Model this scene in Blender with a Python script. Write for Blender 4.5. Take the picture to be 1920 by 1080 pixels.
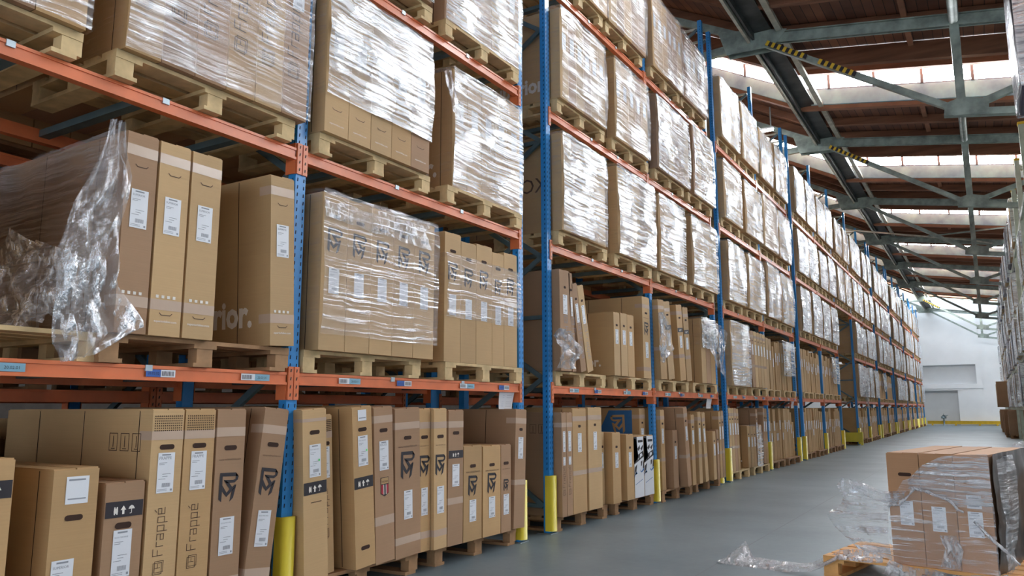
import bpy, math, random
from mathutils import Vector, Matrix, noise
random.seed(7)
for o in list(bpy.data.objects): bpy.data.objects.remove(o)
scn = bpy.context.scene
COL = scn.collection
R = math.radians
# ------------------------------------------------------------------ camera
H = 1.189
yaw, pitch, roll = R(31.370), R(8.902), R(-0.147)
F = Vector((-math.sin(yaw), math.cos(yaw), 0)); Rt = Vector((math.cos(yaw), math.sin(yaw), 0)); U = Vector((0, 0, 1))
F, U = F*math.cos(pitch)+U*math.sin(pitch), U*math.cos(pitch)-F*math.sin(pitch)
Rt, U = Rt*math.cos(roll)+U*math.sin(roll), U*math.cos(roll)-Rt*math.sin(roll)
cd = bpy.data.cameras.new('camera'); cam = bpy.data.objects.new('camera', cd); COL.objects.link(cam)
m = Matrix((Rt, U, -F)).transposed().to_4x4(); m.translation = Vector((0, 0, H)); cam.matrix_world = m
cd.sensor_width = 36; cd.lens = 1447.85/1920*36; cd.clip_end = 200; cd.clip_start = .05
scn.camera = cam
# ------------------------------------------------------------------ world, exposure
w = bpy.data.worlds.new('sky'); scn.world = w; w.use_nodes = True
bg = w.node_tree.nodes['Background']; bg.inputs[0].default_value = (.80, .90, 1, 1); bg.inputs[1].default_value = 1.9
SKY_GLASS = 36.0          # brightness of the roof-light panes
TUBE = 30.0
scn.view_settings.view_transform = 'Standard'; scn.view_settings.look = 'None'
scn.view_settings.exposure = 0.86; scn.view_settings.gamma = 1
scn.cycles.transparent_max_bounces = 24; scn.cycles.max_bounces = 7; scn.cycles.diffuse_bounces = 4
scn.cycles.glossy_bounces = 3; scn.cycles.use_denoising = True; scn.cycles.sample_clamp_indirect = 6

# ------------------------------------------------------------------ materials
def mat(name):
    M = bpy.data.materials.new(name); M.use_nodes = True; nt = M.node_tree
    return M, nt, nt.nodes['Principled BSDF']
def N(nt, t, **kw):
    n = nt.nodes.new(t)
    for k, v in kw.items(): setattr(n, k, v)
    return n
def flat(name, col, rough=.6, metal=0, var=.12, scale=6, bump=0, coat=0, stretch=(1, 1, 1)):
    M, nt, b = mat(name)
    tc = N(nt, 'ShaderNodeTexCoord'); mp = N(nt, 'ShaderNodeMapping'); mp.inputs['Scale'].default_value = stretch
    nz = N(nt, 'ShaderNodeTexNoise'); nz.inputs['Scale'].default_value = scale; nz.inputs['Detail'].default_value = 6
    nt.links.new(tc.outputs['Object'], mp.inputs[0]); nt.links.new(mp.outputs[0], nz.inputs['Vector'])
    rp = N(nt, 'ShaderNodeValToRGB'); e = rp.color_ramp.elements
    e[0].position = .3; e[1].position = .7
    e[0].color = tuple(c*(1-var) for c in col)+(1,); e[1].color = tuple(min(1, c*(1+var)) for c in col)+(1,)
    nt.links.new(nz.outputs[0], rp.inputs[0]); nt.links.new(rp.outputs[0], b.inputs['Base Color'])
    b.inputs['Roughness'].default_value = rough; b.inputs['Metallic'].default_value = metal
    if bump:
        bp = N(nt, 'ShaderNodeBump'); bp.inputs['Strength'].default_value = bump; bp.inputs['Distance'].default_value = .01
        nt.links.new(nz.outputs[0], bp.inputs['Height']); nt.links.new(bp.outputs[0], b.inputs['Normal'])
    return M
def kraft(name, col):
    M, nt, b = mat(name)
    tc = N(nt, 'ShaderNodeTexCoord'); oi = N(nt, 'ShaderNodeObjectInfo')
    n1 = N(nt, 'ShaderNodeTexNoise'); n1.inputs['Scale'].default_value = 2.2; n1.inputs['Detail'].default_value = 4
    mp = N(nt, 'ShaderNodeMapping'); mp.inputs['Scale'].default_value = (2, 2, 120)
    n2 = N(nt, 'ShaderNodeTexNoise'); n2.inputs['Scale'].default_value = 1; n2.inputs['Detail'].default_value = 2
    nt.links.new(tc.outputs['Object'], n1.inputs['Vector']); nt.links.new(tc.outputs['Object'], mp.inputs[0]); nt.links.new(mp.outputs[0], n2.inputs['Vector'])
    ad = N(nt, 'ShaderNodeMath', operation='MULTIPLY_ADD'); ad.inputs[1].default_value = .35; nt.links.new(n2.outputs[0], ad.inputs[0]); nt.links.new(n1.outputs[0], ad.inputs[2])
    mr = N(nt, 'ShaderNodeMapRange'); mr.inputs[1].default_value = .35; mr.inputs[2].default_value = .95; mr.inputs[3].default_value = .88; mr.inputs[4].default_value = 1.1
    nt.links.new(ad.outputs[0], mr.inputs[0])
    m2 = N(nt, 'ShaderNodeMapRange'); m2.inputs[3].default_value = .88; m2.inputs[4].default_value = 1.1; nt.links.new(oi.outputs['Random'], m2.inputs[0])
    mu = N(nt, 'ShaderNodeMath', operation='MULTIPLY'); nt.links.new(mr.outputs[0], mu.inputs[0]); nt.links.new(m2.outputs[0], mu.inputs[1])
    vm = N(nt, 'ShaderNodeVectorMath', operation='SCALE'); vm.inputs[0].default_value = col; nt.links.new(mu.outputs[0], vm.inputs['Scale'])
    nt.links.new(vm.outputs[0], b.inputs['Base Color']); b.inputs['Roughness'].default_value = .75
    bp = N(nt, 'ShaderNodeBump'); bp.inputs['Strength'].default_value = .12; bp.inputs['Distance'].default_value = .004
    nt.links.new(n2.outputs[0], bp.inputs['Height']); nt.links.new(bp.outputs[0], b.inputs['Normal'])
    return M
def film(name, base=.10, streak=.55, rough=.18, haze=.10, sc=(3, 1.4, 42), rot=R(9), bump=.55, bsc=1.0, thr=(.42, .68), big=0.0):
    M = bpy.data.materials.new(name); M.use_nodes = True; nt = M.node_tree; nt.nodes.clear()
    out = N(nt, 'ShaderNodeOutputMaterial'); g = N(nt, 'ShaderNodeNewGeometry')
    mp = N(nt, 'ShaderNodeMapping', vector_type='POINT'); mp.inputs['Rotation'].default_value = (rot, .1, 0); mp.inputs['Scale'].default_value = sc
    nt.links.new(g.outputs['Position'], mp.inputs[0])
    # warp a little so the streaks are not ruler straight
    wn = N(nt, 'ShaderNodeTexNoise'); wn.inputs['Scale'].default_value = 3.0; wn.inputs['Detail'].default_value = 2
    nt.links.new(g.outputs['Position'], wn.inputs['Vector'])
    wv = N(nt, 'ShaderNodeVectorMath', operation='MULTIPLY_ADD'); wv.inputs[1].default_value = (1.2, 1.2, 3.0)
    nt.links.new(wn.outputs['Color'], wv.inputs[0]); nt.links.new(mp.outputs[0], wv.inputs[2])
    s = N(nt, 'ShaderNodeTexNoise'); s.inputs['Scale'].default_value = 1; s.inputs['Detail'].default_value = 5; s.inputs['Roughness'].default_value = .6
    nt.links.new(wv.outputs[0], s.inputs['Vector'])
    b = N(nt, 'ShaderNodeTexNoise'); b.inputs['Scale'].default_value = 2.4; b.inputs['Detail'].default_value = 3
    nt.links.new(g.outputs['Position'], b.inputs['Vector'])
    def mrg(src, a, c, d, e):
        x = N(nt, 'ShaderNodeMapRange'); x.inputs[1].default_value = a; x.inputs[2].default_value = c; x.inputs[3].default_value = d; x.inputs[4].default_value = e
        nt.links.new(src, x.inputs[0]); return x.outputs[0]
    def mth(op, p, q):
        x = N(nt, 'ShaderNodeMath', operation=op)
        for i, v in enumerate((p, q)):
            if isinstance(v, (int, float)): x.inputs[i].default_value = v
            else: nt.links.new(v, x.inputs[i])
        return x.outputs[0]
    sm = mrg(s.outputs[0], thr[0], thr[1], 0, 1); bm = mrg(b.outputs[0], .33, .62, .25, 1)
    k = mth('MULTIPLY', sm, bm)
    bp = N(nt, 'ShaderNodeBump'); bp.inputs['Strength'].default_value = bump; bp.inputs['Distance'].default_value = .02*bsc
    nt.links.new(s.outputs[0], bp.inputs['Height'])
    gl = N(nt, 'ShaderNodeBsdfGlossy'); gl.inputs['Roughness'].default_value = rough; gl.inputs['Color'].default_value = (.95, .97, 1, 1)
    nt.links.new(bp.outputs[0], gl.inputs['Normal'])
    df = N(nt, 'ShaderNodeBsdfDiffuse'); df.inputs['Color'].default_value = (.82, .85, .9, 1); nt.links.new(bp.outputs[0], df.inputs['Normal'])
    tr = N(nt, 'ShaderNodeBsdfTransparent')
    m1 = N(nt, 'ShaderNodeMixShader'); nt.links.new(mth('ADD', mth('MULTIPLY', k, haze*2), haze*.5), m1.inputs[0])
    nt.links.new(tr.outputs[0], m1.inputs[1]); nt.links.new(df.outputs[0], m1.inputs[2])
    bigm = mth('MULTIPLY', mrg(b.outputs[0], .50, .66, 0, big), mrg(s.outputs[0], .36, .52, .45, 1))
    m2 = N(nt, 'ShaderNodeMixShader'); nt.links.new(mth('MINIMUM', mth('ADD', bigm, mth('ADD', mth('MULTIPLY', k, streak), base)), .92), m2.inputs[0])
    nt.links.new(m1.outputs[0], m2.inputs[1]); nt.links.new(gl.outputs[0], m2.inputs[2])
    nt.links.new(m2.outputs[0], out.inputs[0])
    return M
def emis(name, col, st):
    M = bpy.data.materials.new(name); M.use_nodes = True; nt = M.node_tree; nt.nodes.clear()
    e = N(nt, 'ShaderNodeEmission'); e.inputs[0].default_value = col+(1,); e.inputs[1].default_value = st
    o = N(nt, 'ShaderNodeOutputMaterial'); nt.links.new(e.outputs[0], o.inputs[0]); return M
def concrete():
    M, nt, b = mat('concrete_floor'); g = N(nt, 'ShaderNodeNewGeometry')
    n1 = N(nt, 'ShaderNodeTexNoise'); n1.inputs['Scale'].default_value = .9; n1.inputs['Detail'].default_value = 8
    n2 = N(nt, 'ShaderNodeTexNoise'); n2.inputs['Scale'].default_value = 14; n2.inputs['Detail'].default_value = 5
    nt.links.new(g.outputs['Position'], n1.inputs['Vector']); nt.links.new(g.outputs['Position'], n2.inputs['Vector'])
    rp = N(nt, 'ShaderNodeValToRGB'); e = rp.color_ramp.elements
    e[0].position = .3; e[1].position = .72; e[0].color = (.125, .17, .195, 1); e[1].color = (.20, .255, .285, 1)
    mx = N(nt, 'ShaderNodeMath', operation='MULTIPLY_ADD'); mx.inputs[1].default_value = .25; nt.links.new(n2.outputs[0], mx.inputs[0]); nt.links.new(n1.outputs[0], mx.inputs[2])
    sb = N(nt, 'ShaderNodeMath', operation='SUBTRACT'); sb.inputs[1].default_value = .12; nt.links.new(mx.outputs[0], sb.inputs[0])
    nt.links.new(sb.outputs[0], rp.inputs[0])
    # saw-cut joints every 5 m
    sp = N(nt, 'ShaderNodeSeparateXYZ'); nt.links.new(g.outputs['Position'], sp.inputs[0])
    def joint(o, off):
        a = N(nt, 'ShaderNodeMath', operation='ADD'); a.inputs[1].default_value = off; nt.links.new(o, a.inputs[0])
        f = N(nt, 'ShaderNodeMath', operation='PINGPONG'); f.inputs[1].default_value = 2.5; nt.links.new(a.outputs[0], f.inputs[0])
        c = N(nt, 'ShaderNodeMath', operation='LESS_THAN'); c.inputs[1].default_value = .006; nt.links.new(f.outputs[0], c.inputs[0]); return c.outputs[0]
    mxx = N(nt, 'ShaderNodeMath', operation='MAXIMUM'); nt.links.new(joint(sp.outputs[0], 1.9), mxx.inputs[0]); nt.links.new(joint(sp.outputs[1], 1.4), mxx.inputs[1])
    mc = N(nt, 'ShaderNodeMixRGB'); mc.inputs[2].default_value = (.13, .16, .18, 1); nt.links.new(mxx.outputs[0], mc.inputs[0]); nt.links.new(rp.outputs[0], mc.inputs[1])
    nt.links.new(mc.outputs[0], b.inputs['Base Color']); b.inputs['Roughness'].default_value = .42
    bp = N(nt, 'ShaderNodeBump'); bp.inputs['Strength'].default_value = .08; nt.links.new(n2.outputs[0], bp.inputs['Height']); nt.links.new(bp.outputs[0], b.inputs['Normal'])
    return M
def boards():
    M, nt, b = mat('roof_boards'); g = N(nt, 'ShaderNodeNewGeometry'); sp = N(nt, 'ShaderNodeSeparateXYZ'); nt.links.new(g.outputs['Position'], sp.inputs[0])
    mul = N(nt, 'ShaderNodeMath', operation='MULTIPLY'); mul.inputs[1].default_value = 6.2; nt.links.new(sp.outputs[0], mul.inputs[0])
    fl = N(nt, 'ShaderNodeMath', operation='FLOOR'); nt.links.new(mul.outputs[0], fl.inputs[0])
    fr = N(nt, 'ShaderNodeMath', operation='FRACT'); nt.links.new(mul.outputs[0], fr.inputs[0])
    wn = N(nt, 'ShaderNodeTexWhiteNoise', noise_dimensions='1D'); nt.links.new(fl.outputs[0], wn.inputs['W'])
    nz = N(nt, 'ShaderNodeTexNoise'); nz.inputs['Scale'].default_value = 1.3; nz.inputs['Detail'].default_value = 5; nt.links.new(g.outputs['Position'], nz.inputs['Vector'])
    a = N(nt, 'ShaderNodeMath', operation='MULTIPLY_ADD'); a.inputs[1].default_value = .35; nt.links.new(wn.outputs[0], a.inputs[0]); nt.links.new(nz.outputs[0], a.inputs[2])
    rp = N(nt, 'ShaderNodeValToRGB'); e = rp.color_ramp.elements; e[0].position = .35; e[1].position = .95
    e[0].color = (.085, .035, .022, 1); e[1].color = (.27, .11, .06, 1); nt.links.new(a.outputs[0], rp.inputs[0])
    lt = N(nt, 'ShaderNodeMath', operation='LESS_THAN'); lt.inputs[1].default_value = .07; nt.links.new(fr.outputs[0], lt.inputs[0])
    mc = N(nt, 'ShaderNodeMixRGB'); mc.inputs[2].default_value = (.02, .01, .01, 1); nt.links.new(lt.outputs[0], mc.inputs[0]); nt.links.new(rp.outputs[0], mc.inputs[1])
    nt.links.new(mc.outputs[0], b.inputs['Base Color']); b.inputs['Roughness'].default_value = .7
    return M
K = dict(
    kraft=kraft('kraft_cardboard', (.53, .335, .155)), kraft2=kraft('kraft_cardboard_pale', (.57, .38, .19)), kraft3=kraft('kraft_cardboard_dull', (.42, .255, .145)), kraft4=kraft('kraft_cardboard_brown', (.45, .245, .125)),
    seam=flat('flap_gap', (.03, .015, .01), .9), hole=flat('handle_hole_dark', (.045, .02, .012), .9),
    tape=flat('packing_tape', (.56, .42, .32), .25, var=.05), ink=flat('black_ink', (.022, .018, .025), .6), inkbrown=flat('brown_ink', (.10, .055, .035), .7),
    grey=flat('grey_print', (.30, .32, .36), .7), white=flat('label_paper', (.80, .83, .88), .5, var=.03), whiteink=flat('white_ink', (.84, .80, .74), .6, var=.06),
    green=flat('green_dot', (.15, .75, .25), .6), red=flat('red_ink', (.45, .03, .05), .6), blueink=flat('blue_ink', (.04, .17, .42), .5),
    wood=flat('pallet_wood', (.66, .49, .26), .8, var=.22, scale=9, bump=.2), woodo=flat('pallet_wood_orange', (.72, .38, .13), .7, var=.18, scale=9), wood2=flat('pallet_wood_old', (.38, .22, .11), .8, var=.25, scale=9, bump=.2),
    blue=flat('blue_paint', (.025, .26, .66), .32, var=.10), slot=flat('slot_dark', (.004, .012, .04), .8), orange=flat('orange_paint', (.76, .20, .075), .35, var=.12),
    steel=flat('galvanised_steel', (.30, .36, .38), .4, .6, var=.15), brace=flat('brace_steel', (.13, .20, .23), .45, .4, var=.15), clip=flat('clip_zinc', (.42, .50, .56), .4, .5),
    yellow=flat('yellow_guard', (.80, .68, .06), .38, var=.08, scale=3), amber=flat('amber_rail', (.75, .48, .03), .45, var=.1),
    stripblue=flat('blue_strip', (.03, .12, .45), .5), cyan=flat('pale_blue_strip', (.25, .48, .62), .5),
    truss=flat('green_grey_steel', (.30, .36, .325), .5, .1, var=.35, scale=5), rail=flat('pale_rail', (.45, .45, .38), .45, .2, var=.3, scale=5), darkbeam=flat('dark_girder', (.05, .055, .055), .6, .2, var=.5, scale=3),
    purlin=flat('purlin_wood', (.24, .105, .06), .75, var=.3, scale=3, stretch=(.3, 3, 3)), fascia=flat('fascia_wood', (.36, .16, .09), .7, var=.2, scale=3),
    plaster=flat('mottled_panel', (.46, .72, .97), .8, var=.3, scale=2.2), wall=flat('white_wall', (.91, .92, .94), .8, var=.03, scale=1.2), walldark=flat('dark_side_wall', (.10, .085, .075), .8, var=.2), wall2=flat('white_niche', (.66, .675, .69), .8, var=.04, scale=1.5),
    mull=flat('mullion', (.16, .15, .17), .6), cream=flat('cream_post', (.52, .56, .44), .45, var=.15), darkpaint=flat('dark_post', (.10, .08, .14), .5),
    film=film('stretch_film', base=.025, streak=.62, haze=.20, sc=(3, 1.1, 60), thr=(.45, .62), bump=.8, big=.32), filmb=film('stretch_film_heavy', base=.03, streak=.72, haze=.36, sc=(3, 1.3, 48), thr=(.43, .60), bump=1.0, big=.42),
    filmc=film('crumpled_film', base=.05, streak=.85, rough=.12, haze=.30, sc=(26, 20, 9), rot=.5, bump=1.0, bsc=2.2, thr=(.46, .60)),
    filml=film('light_film', base=.02, streak=.65, rough=.14, haze=.22, sc=(3, 1.0, 55), thr=(.53, .62), bump=.8),
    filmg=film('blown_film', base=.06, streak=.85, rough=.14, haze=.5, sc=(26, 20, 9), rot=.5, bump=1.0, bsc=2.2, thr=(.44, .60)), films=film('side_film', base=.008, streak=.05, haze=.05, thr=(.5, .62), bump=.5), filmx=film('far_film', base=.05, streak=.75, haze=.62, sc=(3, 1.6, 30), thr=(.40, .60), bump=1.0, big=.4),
    filmf=film('fan_film', base=.05, streak=.85, rough=.12, haze=.42, sc=(2.5, 2.5, 46), rot=.35, thr=(.49, .60), bump=1.0, bsc=1.5),
    filmd=film('grey_film', base=.25, streak=.4, rough=.3, haze=.12, sc=(6, 6, 5), rot=.4),
    dark=flat('side_shade', (.05, .04, .036), .3, var=.4, scale=4, bump=.5), floor=concrete(), boards=boards(), pane=emis('daylight_pane', (.93, .97, 1.0), SKY_GLASS), pane2=emis('daylight_pane_end', (.93, .97, 1.0), 17), tube=emis('tube_light', (1, 1, 1), TUBE),  # dark: shade on the aisle load's right side, put into a sheet's colour
)
# ------------------------------------------------------------------ mesh helpers
class MB:
    def __init__(s): s.v = []; s.f = []; s.mi = []; s.m = []
    def mid(s, m):
        if m not in s.m: s.m.append(m)
        return s.m.index(m)
    def face(s, pts, m):
        b = len(s.v); s.v += [tuple(p) for p in pts]; s.f.append(tuple(range(b, b+len(pts)))); s.mi.append(s.mid(m))
    def box(s, x0, x1, y0, y1, z0, z1, m, M=None):
        b = len(s.v); P = [(x, y, z) for x in (x0, x1) for y in (y0, y1) for z in (z0, z1)]
        if M: P = [tuple(M @ Vector(p)) for p in P]
        s.v += P
        for q in ((0, 1, 3, 2), (4, 6, 7, 5), (0, 4, 5, 1), (2, 3, 7, 6), (0, 2, 6, 4), (1, 5, 7, 3)):
            s.f.append(tuple(b+i for i in q)); s.mi.append(s.mid(m))
    def bar(s, a, b_, w, h, m, up=Vector((0, 0, 1))):
        a = Vector(a); b_ = Vector(b_); d = (b_-a); L = d.length; d.normalize()
        sx = d.cross(up)
        if sx.length < 1e-4: sx = Vector((1, 0, 0))
        sx.normalize(); sz = sx.cross(d); base = len(s.v)
        for t in (a, b_):
            for i, j in ((-1, -1), (1, -1), (1, 1), (-1, 1)): s.v.append(tuple(t+sx*w/2*i+sz*h/2*j))
        for q in ((0, 3, 2, 1), (4, 5, 6, 7), (0, 1, 5, 4), (1, 2, 6, 5), (2, 3, 7, 6), (3, 0, 4, 7)):
            s.f.append(tuple(base+i for i in q)); s.mi.append(s.mid(m))
    def tube(s, pts, r, m, n=8):
        pts = [Vector(p) for p in pts]; base = len(s.v)
        for i, p in enumerate(pts):
            d = (pts[min(i+1, len(pts)-1)]-pts[max(i-1, 0)]).normalized()
            a = d.cross(Vector((0, 0, 1)));  a = a if a.length > 1e-3 else Vector((1, 0, 0)); a.normalize(); b = a.cross(d)
            for k in range(n):
                t = 2*math.pi*k/n; s.v.append(tuple(p+(a*math.cos(t)+b*math.sin(t))*(r[i] if isinstance(r, list) else r)))
        for i in range(len(pts)-1):
            for k in range(n):
                s.f.append((base+i*n+k, base+i*n+(k+1) % n, base+(i+1)*n+(k+1) % n, base+(i+1)*n+k)); s.mi.append(s.mid(m))
        s.f.append(tuple(base+k for k in range(n))); s.mi.append(s.mid(m)); s.f.append(tuple(base+(len(pts)-1)*n+k for k in range(n))[::-1]); s.mi.append(s.mid(m))
    def mesh(s, name, smooth=False):
        me = bpy.data.meshes.new(name); me.from_pydata(s.v, [], s.f)
        for mm in s.m: me.materials.append(K[mm])
        me.polygons.foreach_set('material_index', s.mi)
        if smooth: me.polygons.foreach_set('use_smooth', [True]*len(s.f))
        me.update(); return me
    def obj(s, name, parent=None, smooth=False, bevel=0):
        return put(name, s.mesh(name, smooth), parent, bevel=bevel)
def put(name, me, parent=None, loc=None, bevel=0):
    o = bpy.data.objects.new(name, me); COL.objects.link(o)
    if parent: o.parent = parent
    if loc: o.location = loc
    if bevel:
        md = o.modifiers.new('b', 'BEVEL'); md.width = bevel; md.segments = 2; md.limit_method = 'ANGLE'
    return o
def tag(o, label=None, cat=None, group=None, kind=None):
    if label: o['label'] = label
    if cat: o['category'] = cat
    if group: o['group'] = group
    if kind: o['kind'] = kind
    return o
ORD = ['first', 'second', 'third', 'fourth', 'fifth', 'sixth', 'seventh', 'eighth', 'ninth', 'tenth', 'eleventh', 'twelfth', 'thirteenth', 'fourteenth', 'fifteenth', 'sixteenth', 'seventeenth', 'eighteenth', 'nineteenth', 'twentieth']+['twenty-'+q for q in ('first', 'second', 'third', 'fourth', 'fifth', 'sixth', 'seventh', 'eighth', 'ninth')]+['thirtieth']+['thirty-'+q for q in ('first', 'second', 'third')]
LEV = ['floor level', 'first beam level', 'second beam level', 'third beam level', 'top beam level']
# 2D printing helpers: shapes as lists of polygons in (u,v)
def stroke(pts, t):
    out = []
    for i, (a, b) in enumerate(zip(pts[:-1], pts[1:])):
        a = Vector(a); b = Vector(b); d = (b-a)
        if d.length < 1e-6: continue
        d.normalize(); n = Vector((-d.y, d.x))*t/2; e = d*t/2
        out.append([tuple(a-e-n), tuple(b+e-n), tuple(b+e+n), tuple(a-e+n)])
    return out
def slotshape(cx, cy, w, h, n=5):
    r = h/2; p = []
    for k in range(n+1):
        t = -math.pi/2+math.pi*k/n; p.append((cx+w/2-r+r*math.cos(t), cy+r*math.sin(t)))
    for k in range(n+1):
        t = math.pi/2+math.pi*k/n; p.append((cx-w/2+r+r*math.cos(t), cy+r*math.sin(t)))
    return p
def rect(x0, x1, y0, y1): return [(x0, y0), (x1, y0), (x1, y1), (x0, y1)]
_tc = {}
def text2d(s, bold=.0):
    if (s, bold) in _tc: return _tc[(s, bold)]
    c = bpy.data.curves.new('t', 'FONT'); c.body = s; c.resolution_u = 2; c.offset = bold; c.size = 1
    o = bpy.data.objects.new('t', c); COL.objects.link(o); dg = bpy.context.evaluated_depsgraph_get(); dg.update()
    me = bpy.data.meshes.new_from_object(o.evaluated_get(dg)); polys = [[(me.vertices[i].co.x, me.vertices[i].co.y) for i in p.vertices] for p in me.polygons]
    bpy.data.objects.remove(o); bpy.data.curves.remove(c); bpy.data.meshes.remove(me)
    xs = [p[0] for q in polys for p in q]; x0, x1 = min(xs), max(xs)
    polys = [[(p[0]-x0, p[1]) for p in q] for q in polys]
    _tc[(s, bold)] = (polys, x1-x0); return _tc[(s, bold)]
def text_at(s, u, v, width, bold=0, rot=0, stretch=1):
    polys, wd = text2d(s, bold); k = width/wd; c, sn = math.cos(rot), math.sin(rot)
    return [[(u+(x*k)*c-(y*k*stretch)*sn, v+(x*k)*sn+(y*k*stretch)*c) for x, y in q] for q in polys]
# the R/M monogram, unit box 1 wide 1.5 high, y up
RM = [[((x-1045)/350, (705-y)/350) for x, y in q] for q in (
    [(1050, 150), (1100, 220), (1345, 232), (1400, 235), (1345, 162)], [(1050, 150), (1040, 640), (1095, 700), (1100, 385), (1100, 215)], [(1345, 162), (1345, 232), (1342, 285), (1298, 300), (1325, 352), (1385, 300), (1400, 235)],
    [(1120, 288), (1180, 352), (1228, 352), (1325, 352), (1298, 300)], [(1120, 288), (1235, 470), (1285, 432), (1228, 352)], [(1100, 385), (1100, 505), (1185, 612), (1185, 530)],
    [(1185, 530), (1185, 612), (1345, 440), (1362, 395), (1330, 392), (1285, 432), (1235, 470)], [(1362, 395), (1290, 480), (1245, 705), (1310, 640)])]
def place(polys, u, v, k, kv=None): kv = kv or k; return [[(u+x*k, v+y*kv) for x, y in q] for q in polys]
def frappe(t=.045):
    # squared letters drawn as strokes; unit height .62 for x-height letters, reading along +x
    g = []; x = 0
    def S(p): g.extend(stroke([(x+a, b) for a, b in p], t*1.3))
    g += stroke([(x, 0), (x+.9, 0), (x+.9, .8), (x, .8), (x, 0)], t); g += stroke([(x+.14, -.14), (x+1.04, -.14), (x+1.04, .66), (x+.14, .66), (x+.14, -.14)], t); g += stroke([(x+.5, .15), (x+.5, .6)], t); g += stroke([(x+.5, .38), (x+.8, .38)], t)
    x = 1.5; S([(0, 0), (0, .9), (.55, .9)]); S([(0, .48), (.42, .48)])
    x = 2.25; S([(0, 0), (0, .62), (.36, .62)])
    x = 2.8; S([(0, .62), (.45, .62), (.45, 0), (0, 0), (0, .3), (.45, .3)])
    for x in (3.5, 4.2): S([(0, -.28), (0, .62), (.45, .62), (.45, 0), (0, 0)])
    x = 4.9; S([(.5, 0), (0, 0), (0, .62), (.45, .62), (.45, .3), (0, .3)]); S([(.18, .78), (.36, .95)])
    return g
FR = frappe()
def rot90(polys): return [[(-y, x) for x, y in q] for q in polys]     # reads upwards
def icons(u, v, k):
    g = [[(0, 0), (.10, -.02), (.16, .3), (.12, .62), (.02, .66), (-.03, .3)], [(.24, 0), (.34, 0), (.36, .3), (.32, .66), (.22, .62), (.18, .3)], rect(.13, .21, .1, .5)]
    a = [[(.75, 0), (.95, 0), (.95, .35), (.75, .35)], [(.6, .35), (1.1, .35), (.85, .72)]]
    b = [[(1.3, .38), (1.42, .6), (1.6, .7), (1.78, .6), (1.9, .38)]]+stroke([(1.6, .4), (1.6, .05), (1.48, .02)], .06)
    return place(g+a+b, u, v, k)
def frontmesh(name, layers, x=.0015):
    mb = MB()
    for i, (polys, m) in enumerate(layers):
        for q in polys: mb.face([(x+i*.0006, u, v) for u, v in q], m)
    return mb.mesh(name)
def sidemesh(name, layers, y=-.0015):
    mb = MB()
    for i, (polys, m) in enumerate(layers):
        for q in polys: mb.face([(u, y-i*.0006, v) for u, v in q], m)
    return mb.mesh(name)
def label_layers(w, h, head):
    L = [([rect(0, w, 0, h)], 'white')]; g = []
    g.append(rect(w*.22, w*.75, h*.93, h*.965)); g += text_at(head, w*.08, h*.83, w*.72)
    for a, b, c in ((.08, .55, .74), (.08, .40, .70), (.3, .8, .46), (.3, .62, .40), (.08, .5, .34)): g.append(rect(w*a, w*b, h*c, h*(c+.012)))
    x = .32
    while x < .78: g.append(rect(w*x, w*(x+.022), h*.14, h*.24)); x += .045
    for c in (.05, .085): g.append(rect(w*.05, w*.62, h*c, h*(c+.01)))
    g.append(rect(w*.82, w*.93, h*.04, h*.09))
    L.append((g, 'grey')); return L
_mc = {}
def cached(key, fn):
    if key not in _mc: _mc[key] = fn()
    return _mc[key]
BL = 1.42     # depth of a bike carton
def body_mesh(w, h, L, col, simple=False, seams=(.12, .62, 1.06)):
    def mk():
        mb = MB(); b = .0
        if simple: mb.box(-L, 0, 0, w, 0, h, col)
        else:
            r = .004; mb.box(-L, 0, 0, w, 0, h, col)
            # folded top flaps standing a few millimetres proud with a gap, dark gap lines between the side flaps
            mb.box(-L+.01, -.012, .004, w*.49, h, h+.005, col); mb.box(-L+.01, -.006, w*.51, w-.003, h, h+.007, col)
            for s in seams:
                if s < L-.1: mb.face([(-s-.003, -.001, .01), (-s+.003, -.001, .01), (-s+.003, -.001, h-.005), (-s-.003, -.001, h-.005)], 'seam')
        return mb.mesh('bike_box')
    return cached(('body', round(w, 3), round(h, 3), round(L, 2), col, simple, seams), mk)
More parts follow.
